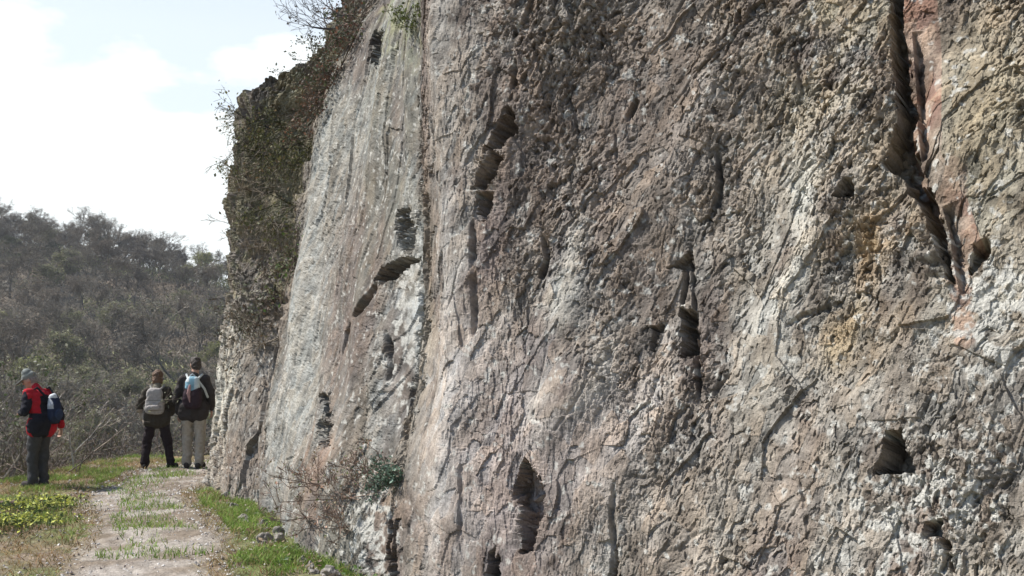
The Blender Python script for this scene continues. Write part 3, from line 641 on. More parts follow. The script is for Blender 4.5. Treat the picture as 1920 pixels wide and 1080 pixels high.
# ------------------------------------------------------------------ shrubs on the bank and on the cliff
def shrub(name, label, pos, seed, nst, h, lean=(0, 0, 1), spread=0.5, depth=2, r=0.012, bark=(0.16, 0.13, 0.10), nl=0, lsize=0.03, lcols=((0.06, 0.08, 0.03),), cat='shrub', group=None,
          base=0.15, wig=0.16, upl=0.1, lspread=0.03, flat=None, steps=4):
    rng = np.random.default_rng(seed); root = empty(name, tuple(pos)); out = [[] for _ in range(depth+1)]
    for k in range(nst):
        d = np.array(lean, float)+rvec(rng, spread); p = rvec(rng, base); p[2] *= 0.3 if flat is None else 1.0
        if flat is not None: p = p - np.array(flat)*(p@np.array(flat))*0.8
        out[0].append((np.zeros(3), p, r*.8, r*.8)); grow(rng, p, d, h*rng.uniform(0.55, 1.0), r*rng.uniform(0.7, 1.2), 0, out, depth, 0.45, upl, wig, (2, 3), steps, 0.62)
    segs = [(a, b, max(r0, 0.0028), max(r1, 0.0022)) for lv in out for a, b, r0, r1 in lv]
    V, Fq = tubes(segs, 3); c = np.repeat(cvar(len(segs), [bark, tuple(0.7*x for x in bark)], rng, 1, 0.3), 6, 0)
    mesh_obj('branches', V, Fq, M_bark, root, c)
    if nl:
        tw_ = out[-1]+out[-2]; tw_ = [tw_[i] for i in rng.permutation(len(tw_))[:max(3, int(len(tw_)*.45))]]; P = along(tw_, nl, rng)+rng.normal(size=(nl, 3))*lspread; V, Fq = leaves(P, lsize, rng)
        mesh_obj('foliage', V, Fq, M_leaf, root, cvar(nl, lcols, rng, 4, 0.35))
    tag(root, label, cat, group); return root
def build_bank():
    g = lambda x, y: (x, y, gzs(x, y)-0.03)
    def bank(px, d): p = at(px, 800, d); return g(p.x, d)
    # pale-stemmed sapling behind the man in red
    rng = np.random.default_rng(77); out = [[], [], [], []]
    p = bank(140, 18.0); root = empty('bare_sapling', p)
    for d in ((-0.02, 0, 1), (0.7, 0.1, 0.8), (-0.6, 0.1, 0.8)): grow(rng, (0, 0, 0.0 if d[2] == 1 else 0.30), d, 0.62 if d[2] == 1 else 0.5, 0.022 if d[2] == 1 else 0.014, 0, out, 3, 0.55, 0.15, 0.16, (2, 3), 4, 0.66)
    V, Fq = tubes(out[0], 5); mesh_obj('trunk', V, Fq, M_bark, root, np.repeat([(0.45, 0.42, 0.38)], len(V), 0))
    V, Fq = tubes([(a, b, max(r0, .005), max(r1, .0035)) for l in out[1:] for a, b, r0, r1 in l], 3); mesh_obj('crown', V, Fq, M_bark, root, np.repeat(cvar(len(V)//6, [(0.38, 0.34, 0.30), (0.28, 0.23, 0.19)], rng), 6, 0))
    tag(root, 'small pale-stemmed bare sapling with spreading branches behind the man in the red jacket', 'sapling')
    br = (0.20, 0.165, 0.135)
    shrub('leafy_shrub', 'tangled leafy shrub just left of the legs of the man in the red jacket', bank(12, 15.9), 3, 16, 1.35, depth=2, bark=(.19, .165, .13), nl=900, lsize=0.028, lcols=[(.10, .13, .06), (.30, .30, .24), (.09, .1, .05)], base=.4)
    shrub('leafy_shrub', 'sparse shrub with small pale green leaves between the man in red and the sapling', bank(92, 17.2), 4, 12, 1.3, depth=2, bark=br, nl=420, lsize=0.026, lcols=[(.11, .13, .07), (.22, .22, .15)], base=.3)
    for k, (px, d, h, lab) in enumerate(((40, 20.5, 1.6, 'bare brown thicket at the far left beyond the bank edge'), (165, 20.5, 1.25, 'bare brown bush right of the pale sapling on the bank edge'),
            (205, 22.5, 1.4, 'low bare brown bush beyond the bend of the path, left of the woman'), (245, 24.0, 1.7, 'bare twiggy bush behind the woman carrying the grey rucksack'),
            (318, 24.5, 1.6, 'bare twiggy bush seen between the two walkers who stand side by side'), (372, 25.5, 2.2, 'tall olive brown bush behind the man in beige trousers'), (-30, 17.0, 1.1, 'low bare bush at the left edge of the picture'))):
        shrub('bare_shrub', lab, bank(px, d), 20+k, 20, h*.62, depth=2, bark=[(.17, .13, .11), (.19, .155, .125), (.15, .12, .10)][k % 3], base=.45, spread=.55, r=.011,
              nl=260 if k in (4, 5) else 60, lsize=.03, lcols=[(.12, .13, .05), (.16, .13, .08)])
    # mass of brambles filling the slope below the path
    rng = np.random.default_rng(9); m = 9000; y = rng.uniform(15.5, 40, m); px = rng.uniform(-90, 430, m); x = (px-960)/F*y
    k = (gz(x, y) < -0.12); x, y = x[k], y[k]; m = len(x)
    P = np.stack([x, y, gz(x, y)-0.05+rng.random(m)*0.5], -1); a = P.copy(); segs = []
    d = rng.normal(size=(m, 3)); d[:, 2] = np.abs(d[:, 2])*1.0+0.25; d /= np.linalg.norm(d, axis=1, keepdims=True); ln = rng.uniform(.15, .6, m)*(0.6+0.6*np.clip(fbm(x*.7, y*.7, 3, 55)+.5, 0, 1.4))
    e = P+d*ln[:, None]; d2 = d+rng.normal(size=(m, 3))*.45; f = e+d2*ln[:, None]*.6
    for i in range(m): segs.append((P[i], e[i], .007, .005)); segs.append((e[i], f[i], .005, .003))
    V, Fq = tubes(segs, 3); c = np.repeat(cvar(m, [(.17, .13, .11), (.20, .17, .14), (.14, .105, .09), (.12, .12, .06)], rng), 12, 0)
    o = mesh_obj('bramble_thicket', V, Fq, M_bark, col=c); tag(o, 'brown bramble thicket on the slope below the path', 'brambles', kind='stuff')
    # --- plants on the cliff
    n_ = lambda n: (n.x, n.y, n.z)
    def cl(px, py, off=0.02):
        p, n = on_cliff(px, py); return p+n*off, n
    green = [(.12, .125, .045), (.09, .095, .035), (.16, .155, .06), (.17, .125, .07)]
    for k, (px, py, lab, nst, h, nl) in enumerate(((520, 225, 'dark green broom hanging in the upper recess of the cliff', 20, .46, 620), (575, 285, 'olive green broom against the upper edge of the pale slab', 16, .40, 420),
            (500, 300, 'hanging dark green broom below the dark overhang', 16, .38, 420), (545, 390, 'thin olive broom halfway up the recess beside the pale slab', 12, .32, 200))):
        p, n = cl(px, py); d = np.array([n.x*.7-.2, n.y*.7, -.35])
        shrub('broom_bush', lab, p, 40+k, nst, h, lean=d, spread=.38, depth=2, r=.007, bark=(.10, .10, .05), nl=nl, lsize=.022, lcols=green, base=.22, upl=-.25, lspread=.05, cat='bush')
    for k, (px, py, lab, h, nl, cols) in enumerate(((655, 60, 'ivy with mixed green and russet leaves on the upper edge of the cliff', .22, 1000, [(.07, .085, .04), (.05, .06, .03), (.16, .08, .05), (.25, .24, .19)]),
            (640, 120, 'ivy and russet leaves where the pale slab meets the skyline', .2, 600, [(.07, .08, .04), (.15, .075, .05), (.1, .07, .05)]), (590, 110, 'tuft of small green leaves on the skyline above the recess', .16, 320, [(.08, .09, .045), (.06, .06, .03), (.14, .15, .11)]),
            (590, 210, 'russet leaves hanging beside the pale slab', .18, 300, [(.17, .09, .055), (.11, .07, .045)]), (505, 560, 'mixed ivy on the rock step above the lower buttress', .24, 500, [(.09, .10, .045), (.2, .19, .14), (.12, .08, .05)]),
            (455, 600, 'trailing ivy over the left shoulder of the lower buttress', .24, 420, [(.09, .10, .05), (.2, .2, .15), (.13, .1, .07)]), (548, 480, 'green ferny tuft in the crack left of the pale slab', .16, 200, [(.08, .13, .035), (.12, .12, .05)]))):
        p, n = cl(px, py); shrub('ivy_patch', lab, p, 60+k, 18, h, lean=(n.x*.6, n.y*.6, .1), spread=.6, depth=2, r=.006, bark=(.13, .10, .075), nl=int(nl*1.5), lsize=.021, lcols=cols, base=.28, upl=0, lspread=.06, cat='ivy', flat=n_(n))
    for k, (px, py, lab, d, h) in enumerate(((470, 350, 'grey dead twigs reaching over the dark wall of the recess', (.6, -.5, .1), .42), (500, 420, 'tangle of dry grey twigs in the middle of the recess', (.3, -.6, .35), .4),
            (520, 510, 'dry twigs sloping up through the lower recess', (.4, -.6, .5), .45), (490, 640, 'thin dry twigs and stalks at the left of the lower slab', (.1, -.6, .5), .34), (470, 470, 'dry brown twigs along the dark left corner of the cliff', (.2, -.6, .4), .38))):
        p, n = cl(px, py); shrub('dry_twigs', lab, p, 80+k, 20, h, lean=d, spread=.4, depth=2, r=.007, bark=(.34, .29, .23), nl=70, lsize=.02, lcols=[(.16, .11, .06), (.1, .1, .05)], base=.2, cat='twigs')
    # twigs against the sky
    p, n = cl(462, 215, 0); shrub('overhanging_bush', 'small leafy bush leaning out against the sky at the left corner of the cliff', p, 101, 7, .26, lean=(-.95, -.1, .1), spread=.32, depth=2, r=.006, bark=(.12, .10, .085), nl=55, lsize=.016, lcols=[(.05, .055, .03), (.08, .08, .05)], base=.05, cat='bush')
    p, n = cl(455, 262, 0); shrub('overhanging_bush', 'sparse sprig jutting into the sky below the corner bush', p, 102, 3, .17, lean=(-.95, -.1, -.05), spread=.3, depth=2, r=.005, bark=(.12, .10, .085), nl=25, lsize=.016, lcols=[(.05, .055, .03), (.08, .08, .05)], base=.06, cat='bush')
    p, n = cl(652, 40, 0); shrub('overhanging_tree', 'bare branches of a small tree leaning over the skyline at the picture top', (p.x, p.y, p.z-.05), 103, 6, .62, lean=(-1.0, -.1, .32), spread=.25, depth=3, r=.016, bark=(.13, .115, .115), nl=60, lsize=.02, lcols=[(.12, .1, .07)], base=.12, cat='tree', wig=.2)
    # foot of the slab
    p, n = cl(738, 900, .05); shrub('grey_green_bush', 'blue-green bush growing from the crack between the pale slab and the big face', p, 110, 18, .14, lean=(-.35, -.5, .55), spread=.5, depth=2, r=.005, bark=(.22, .19, .15), nl=750, lsize=.015, lcols=[(.13, .20, .14), (.17, .24, .18), (.09, .14, .09)], base=.06, cat='bush', lspread=.03)
    for k, (px, py, lab, h) in enumerate(((600, 905, 'reddish brown dry bramble against the foot of the pale slab', .22), (655, 930, 'reddish dry brush in the middle of the slab foot', .2), (690, 880, 'thin russet twigs beside the blue-green bush', .17), (640, 985, 'russet and green undergrowth at the bottom of the slab', .2), (575, 965, 'low brown stalks where the slab meets the grass', .17))):
        p, n = cl(px, py, .03); shrub('dry_bramble', lab, p, 120+k, 16, h*.85, lean=(-.3, -.45, .6), spread=.55, depth=2, r=.0045, bark=(.33, .235, .185), nl=170, lsize=.013, lcols=[(.34, .21, .15), (.28, .22, .13), (.15, .18, .07), (.36, .27, .21)], base=.20, cat='bramble')
    # turf tuft on top and green in the high crack
    p, n = cl(765, 45, .03); shrub('moss_tuft', 'green tuft in the crack high on the slab near the top edge', p, 140, 14, .2, lean=(-.3, -.5, .4), spread=.5, depth=1, r=.004, bark=(.14, .15, .05), nl=380, lsize=.016, lcols=[(.12, .15, .04), (.09, .1, .04)], base=.12, cat='plant')
build_bank()

# ------------------------------------------------------------------ turf, leaves, stones
def scatter(n, ylo, yhi, seed):
    """points on the near ground, denser towards the far end so they are even in the view"""
    rng = np.random.default_rng(seed); y = ylo+(yhi-ylo)*rng.random(n); x = rng.uniform(-8.2, -0.6, n)
    k = (x < cliff_foot_x(y)+0.06); return x[k], y[k], rng
def blades(name, label, cat, x, y, rng, hgt, wid, cols, lean=0.35):
    n = len(x); h = hgt*rng.uniform(.45, 1.25, n)[:, None]; w = wid*rng.uniform(.7, 1.3, n)[:, None]
    P = np.stack([x, y, gz(x, y)], -1); t = rng.uniform(0, 6.28, n); a = np.stack([np.cos(t), np.sin(t), 0*t], -1)
    d = np.stack([rng.normal(size=n)*lean, rng.normal(size=n)*lean, np.ones(n)], -1); d2 = d.copy(); d2[:, :2] *= 2.3; d2[:, 2] = .8
    m = P+d*h*.55
    V = np.stack([P-a*w, P+a*w, m+a*w*.7, m-a*w*.7, m+d2*h*.45], 1).reshape(-1, 3); b = (np.arange(n)*5)[:, None]
    c = np.array(cols)[rng.integers(0, len(cols), n)]*(1+rng.uniform(-.3, .3, (n, 1)))
    o = mesh_obj(name, V, [b+np.array([0, 1, 2, 3]), b+np.array([3, 2, 4])], M_grass, col=np.repeat(c, 5, 0)); tag(o, label, cat, kind='stuff'); return o
def build_turf():
    x, y, rng = scatter(420000, 7.3, 21.5, 1)
    pd = pathd(x, y); cf = cliff_foot_x(y)-x; g = fbm(x*1.7, y*1.7, 3, 501)
    right = (pd > 1.0) & (pd < 9) & (cf > 0.0)
    dens = np.where(right, sstep(-.25, .15, g+0.10), 0)
    dens = np.where((np.abs(pd+.35*noise(y*1.1, x*0, seed=503)) < .5+.3*noise(y*2.1, x*0, seed=502)) & (y > 9.2), sstep(-.45, .4, g)*.22, dens)          # strip between the wheel tracks
    dens = np.where(pd < -1.05, sstep(-.05, .3, g+.05)*.5*(y > 10), dens)
    k = (rng.random(len(x)) < dens*0.8) & (x > -8.0) & (gz(x, y) > -.35)
    blades('grass', 'short green grass on the verges and along the middle of the path', 'grass', x[k], y[k], rng, .085, .0046, [(.18, .29, .045), (.23, .33, .07), (.13, .22, .04), (.29, .29, .11)])
    x, y, rng = scatter(200000, 7.3, 20.0, 2); pd = pathd(x, y); g = fbm(x*1.4, y*1.4, 3, 601)
    dens = np.where(pd < -1.0, sstep(-.2, .2, g+.08), 0)*.5; dens = np.where((np.abs(pd) > .7) & (np.abs(pd) < 1.6), .30, dens); dens = np.where(pd > 1.5, .08, dens)
    k = (rng.random(len(x)) < dens*.6) & (x > -7.9)
    blades('dry_grass', 'straw and rust coloured dry grass and bracken along the left verge', 'grass', x[k], y[k], rng, .075, .004, [(.30, .21, .10), (.25, .15, .075), (.34, .27, .15), (.16, .14, .06)], .8)
    # fallen leaves on the right verge
    x, y, rng = scatter(16000, 7.4, 15.0, 3); pd = pathd(x, y); g = fbm(x*2.2, y*2.2, 3, 701)
    k = (pd > 1.1) & (rng.random(len(x)) < sstep(-.1, .25, g)) ; x, y = x[k], y[k]
    P = np.stack([x, y, gz(x, y)+.02+.04*rng.random(len(x))], -1); V, Fq = leaves(P, .021, rng, 1.2)
    o = mesh_obj('leaf_litter', V, Fq, M_leaf, col=cvar(len(x), [(.34, .25, .17), (.25, .16, .10), (.45, .40, .32), (.18, .11, .07)], rng, 4)); tag(o, 'pale and brown fallen leaves in the grass under the cliff', 'leaves', kind='stuff')
    # low leafy ground plants on the right verge
    x, y, rng = scatter(26000, 7.4, 15.5, 6); pd = pathd(x, y); g = fbm(x*1.9+7, y*1.9, 3, 721); k = (pd > 1.5) & (rng.random(len(x)) < sstep(.0, .3, g+.05)); x, y = x[k], y[k]
    P = np.stack([x, y, gz(x, y)+.02+.07*rng.random(len(x))], -1); V, Fq = leaves(P, .019, rng, 1.4)
    o = mesh_obj('ground_ivy', V, Fq, M_leaf, col=cvar(len(x), [(.085, .14, .03), (.12, .18, .05), (.06, .10, .03)], rng, 4)); tag(o, 'low green leafy plants in the verge under the cliff', 'ground cover', kind='stuff')
    # gravel
    x, y, rng = scatter(60000, 7.2, 20.5, 4); pd = pathd(x, y); k = rng.random(len(x)) < np.where(np.abs(pd) < 1.1, .55, np.where(pd > 1, .10, .12))*(.35+np.clip(1.6*fbm(x*1.5, y*1.5, 3, 801)+.4, 0, 1)); x, y = x[k], y[k]
    n = len(x); r = (.006+.016*rng.random(n)**3.5)[:, None, None]*np.where(y > 12, 1.2, 1.0)[:, None, None]
    oc = np.array([(1, 0, 0), (0, 1, 0), (-1, 0, 0), (0, -1, 0), (0, 0, .75), (0, 0, -.5)]); V = np.stack([x, y, gz(x, y)+.012], -1)[:, None]+oc[None]*r*rng.uniform(.6, 1.3, (n, 6, 1))
    tri = np.array([(0, 1, 4), (1, 2, 4), (2, 3, 4), (3, 0, 4), (1, 0, 5), (2, 1, 5), (3, 2, 5), (0, 3, 5)]); Fq = ((np.arange(n)*6)[:, None, None]+tri[None]).reshape(-1, 3)
    o = mesh_obj('gravel', V.reshape(-1, 3), Fq, M_stone, col=cvar(n, [(.36, .33, .30), (.46, .43, .40), (.27, .22, .19), (.55, .52, .49)], rng, 6)); tag(o, 'loose gravel on the path', 'gravel', kind='stuff')
    # yellow-green spurge at the left verge
    for kx, (px, py, lab, n, sp) in enumerate(((68, 962, 'yellow-green flowering spurge clump at the left verge, the one farther along the path', 900, .36), (30, 995, 'yellow-green flowering spurge clump at the left picture edge, the nearer one', 700, .30))):
        p = on_ground(px, py); rng = np.random.default_rng(300+kx); root = empty('spurge_clump', (p.x, p.y, gzs(p.x, p.y)))
        q = rng.normal(size=(150, 2))*sp*np.array([.8, 1.0]); zz = gz(q[:, 0]+p.x, q[:, 1]+p.y)-root.location.z; hh = rng.uniform(.06, .16, 150)
        tops = np.stack([q[:, 0]+rng.normal(size=150)*.02, q[:, 1], zz+hh], -1)
        V, Fq = tubes([((a[0], a[1], z0-.01), t, .003, .002) for a, z0, t in zip(q, zz, tops)], 3); mesh_obj('stem', V, Fq, M_leaf, root, np.repeat([(.13, .17, .05)], len(V), 0))
        i = rng.integers(0, 150, n); P = tops[i]+rng.normal(size=(n, 3))*np.array([.025, .025, .01]); V, Fq = leaves(P, .017, rng, 1.5); mesh_obj('flower_head', V, Fq, M_leaf, root, cvar(n, [(.48, .50, .08), (.56, .57, .14), (.30, .36, .08)], rng, 4))
        P = tops[i]-np.array([0, 0, .05])*rng.random((n, 1))+rng.normal(size=(n, 3))*.025; V, Fq = leaves(P, .018, rng, .6); mesh_obj('foliage', V, Fq, M_leaf, root, cvar(n, [(.09, .13, .04), (.07, .10, .035)], rng, 4))
        tag(root, lab, 'plant')
    # rocks at the foot and on the bank
    def rock(name, lab, pos, size, seed, col):
        rng = np.random.default_rng(seed); n1, n2 = 26, 44; u = np.linspace(0, np.pi, n1)[:, None]; v = np.linspace(0, 2*np.pi, n2, endpoint=False)[None, :]
        X = np.sin(u)*np.cos(v); Y = np.sin(u)*np.sin(v); Z = np.cos(u)+0*v
        a = noise(X*1.3+seed, Y*1.3, Z*1.3, seed)*.9+noise(X*3+seed, Y*3, Z*3, seed+1)*.4+noise(X*8, Y*8, Z*8, seed+2)*.16
        P = np.stack([X, Y, Z], -1)*(1+a)[..., None]; P = np.sign(P)*np.abs(P)**.8*np.array(size)
        i = np.arange(n1-1)[:, None]*n2; j = np.arange(n2)[None, :]; Fq = np.stack([i+j, i+n2+j, i+n2+(j+1) % n2, i+(j+1) % n2], -1).reshape(-1, 4)
        c = np.array(col)*(1+.9*noise(X*4, Y*4, Z*4, seed+5)[..., None]); o = mesh_obj(name, P.reshape(-1, 3), Fq, M_rock, col=c.reshape(-1, 3)); o.location = pos; tag(o, lab, 'rock'); return o
    p = on_ground(16, 950); rock('rock', 'dark brown stone half sunk in the bank at the left picture edge', (p.x, p.y, gzs(p.x, p.y)), (.22, .16, .07), 5, (.12, .085, .065))
    p = on_ground(440, 893); rock('fallen_block', 'brown broken rock lying against the foot of the far buttress', (p.x+.05, p.y-.05, gzs(p.x, p.y)+.05), (.36, .28, .22), 8, (.22, .165, .135))
    p = on_ground(400, 905); rock('fallen_block', 'small grey rock at the left toe of the far buttress beside the path', (p.x+.1, p.y, gzs(p.x, p.y)), (.22, .2, .12), 12, (.27, .25, .22))
    # loose stones fallen along the foot of the cliff
    rng = np.random.default_rng(88); first = None
    for k in range(22):
        y = 7.7+6.3*(k+rng.random())/22; x = cliff_foot_x(y)-rng.uniform(.04, .38); sz = rng.uniform(.03, .085)
        if first is None: first = o = rock('loose_stone', 'loose grey stone fallen in the grass along the foot of the cliff', (0, 0, 0), (1, .8, .6), 33, (.27, .245, .215)); o['group'] = 'loose stones along the cliff foot'
        else: o = first.copy(); COL.objects.link(o)
        o.location = (x, y, gzs(x, y)+sz*.15); o.scale = (sz*rng.uniform(.8, 1.3), sz, sz*rng.uniform(.7, 1.2)); o.rotation_euler = tuple(rng.uniform(0, 6.28, 3))
build_turf()

# ------------------------------------------------------------------ people
def ico(c, r, rot=None, n=14):
    """ellipsoid as closed mesh"""
    u = np.linspace(0, np.pi, n)[1:-1]; v = np.linspace(0, 2*np.pi, 2*n, endpoint=False)
    U, Vv = np.meshgrid(u, v, indexing='ij'); P = np.stack([np.sin(U)*np.cos(Vv), np.sin(U)*np.sin(Vv), np.cos(U)], -1).reshape(-1, 3)
    P = np.concatenate([P, [[0, 0, 1], [0, 0, -1]]])*(np.array(r) if np.ndim(r) else np.full(3, r))
    if rot is not None: P = P @ np.array(Matrix(rot)).T if not hasattr(rot, 'to_matrix') else P @ np.array(rot.to_matrix()).T
    P = P+np.array(c); m = 2*n; k = n-2; f = []
    for i in range(k-1):
        for j in range(m): f.append((i*m+j, (i+1)*m+j, (i+1)*m+(j+1) % m, i*m+(j+1) % m))
    t = [(k*m, j, (j+1) % m) for j in range(m)]+[(k*m+1, (k-1)*m+(j+1) % m, (k-1)*m+j) for j in range(m)]
    return P, f, t
def sbox(c, half, pw=0.55):
    """rounded box"""
    P, f, t = ico((0, 0, 0), 1.0, None, 22); P = np.sign(P)*np.abs(P)**pw*np.array(half)
    return P+np.array(c), f, t
def cone(p0, p1, r0, r1, flat=1.0, fdir=(0, 1, 0)):
    """rounded tapered limb"""
    p0 = np.array(p0, float); p1 = np.array(p1, float); d = p1-p0; ln = np.linalg.norm(d); d = d/(ln+1e-9); n = 16
    fd = np.array(fdir, float); b = fd-d*(fd@d); b = b/(np.linalg.norm(b)+1e-9) if np.linalg.norm(b) > 1e-3 else np.cross(d, (1, 0, 0)); a = np.cross(b, d)
    rings = []
    for k in range(5): t = -math.pi/2+math.pi/2*k/5+0.16; rings.append((r0*math.sin(t), r0*math.cos(t)))
    for k in range(6): t = k/5; rings.append((ln*t, r0+(r1-r0)*t))
    for k in range(1, 6): t = math.pi/2*k/5-0.16*(k == 5); rings.append((ln+r1*math.sin(t), r1*math.cos(t)))
    P = []; th = np.arange(n)/n*2*np.pi
    for h, r in rings: P.append(p0+d*h+r*(np.cos(th)[:, None]*a+np.sin(th)[:, None]*b*flat))
    P = np.concatenate(P); m = len(rings); f = []
    for i in range(m-1):
        for j in range(n): f.append((i*n+j, i*n+(j+1) % n, (i+1)*n+(j+1) % n, (i+1)*n+j))
    c = len(P); P = np.concatenate([P, [P[:n].mean(0)], [P[-n:].mean(0)]]); t = [(c, (j+1) % n, j) for j in range(n)]+[(c+1, (m-1)*n+j, (m-1)*n+(j+1) % n) for j in range(n)]
    return P, f, t
def chain(pts, rs, **k): return [cone(pts[i], pts[i+1], rs[i], rs[i+1], **k) for i in range(len(pts)-1)]
def blob_mesh(name, prims, voxel, mat, parent, colf, smooth=4, fold=0.0, fseed=1, fscale=14):
    """overlapping shapes fused into one continuous skin"""
    V = []; Q = []; T = []; n = 0
    for P, f, t in prims:
        V.append(P); Q += [tuple(x+n for x in q) for q in f]; T += [tuple(x+n for x in q) for q in t]; n += len(P)
    me = bpy.data.meshes.new('tmp'); me.from_pydata(np.concatenate(V).tolist(), [], Q+T); me.update()
    import bmesh
    bm = bmesh.new(); bm.from_mesh(me); bmesh.ops.recalc_face_normals(bm, faces=bm.faces); bm.to_mesh(me); bm.free()
    o = bpy.data.objects.new('tmp', me); COL.objects.link(o)
    r = o.modifiers.new('r', 'REMESH'); r.mode = 'VOXEL'; r.voxel_size = voxel; r.use_smooth_shade = True
    if smooth: q = o.modifiers.new('s', 'SMOOTH'); q.factor = 0.5; q.iterations = smooth
    dg = bpy.context.evaluated_depsgraph_get(); dg.update(); ev = o.evaluated_get(dg); m2 = bpy.data.meshes.new_from_object(ev)
    bpy.data.objects.remove(o); bpy.data.meshes.remove(me)
    co = np.empty(len(m2.vertices)*3, np.float32); m2.vertices.foreach_get('co', co); co = co.reshape(-1, 3)
    nr = np.empty(len(m2.vertices)*3, np.float32); m2.vertices.foreach_get('normal', nr); nr = nr.reshape(-1, 3)
    base = co.copy()
    if fold:
        w = noise(co[:, 0]*fscale, co[:, 1]*fscale, co[:, 2]*fscale*1.7, fseed)+0.6*noise(co[:, 0]*fscale*2+9, co[:, 1]*fscale*2, co[:, 2]*fscale*3, fseed+1)
        co = co+nr*(w*fold)[:, None]; m2.vertices.foreach_set('co', co.ravel())
    C = np.ones((len(co), 4), np.float32); C[:, :3] = colf(base)
    ca = m2.color_attributes.new('Col', 'FLOAT_COLOR', 'POINT'); ca.data.foreach_set('color', C.ravel())
    m2.materials.clear(); m2.materials.append(mat); m2.name = name; m2.update()
    o = bpy.data.objects.new(name, m2); COL.objects.link(o); o.parent = parent; return o
def flatc(*c): return lambda P: np.tile(np.array(c, np.float32), (len(P), 1))
def hand(w, d, side, palm, curl=0.5):
    """palm, five fingers of their own length; w wrist, d pointing down the hand, palm facing direction, side = thumb direction"""
    w = np.array(w, float); d = np.array(d, float); d /= np.linalg.norm(d); pl = np.array(palm, float); pl = pl-d*(pl@d); pl /= np.linalg.norm(pl); sd = np.cross(d, pl); 
    if sd @ np.array(side, float) < 0: sd = -sd
    out = [cone(w, w+d*.085, .026, .040, flat=.45, fdir=pl)]
    for k, (off, ln) in enumerate(((.030, .072), (.010, .080), (-.011, .074), (-.030, .058))):
        a = w+d*.088+sd*off; b = a+(d*(1-curl*.35)+pl*curl*.45)*ln*.5; c = b+(d*(1-curl)+pl*curl*1.1)*ln*.45
        out += chain([a, b, c], [.0098, .009, .0075])
    a = w+d*.025+sd*.028; b = a+(d*.6+sd*.7+pl*.15)*.042; c = b+(d*.9+sd*.25+pl*.3)*.032; out += chain([a, b, c], [.013, .0105, .0085])
    return out
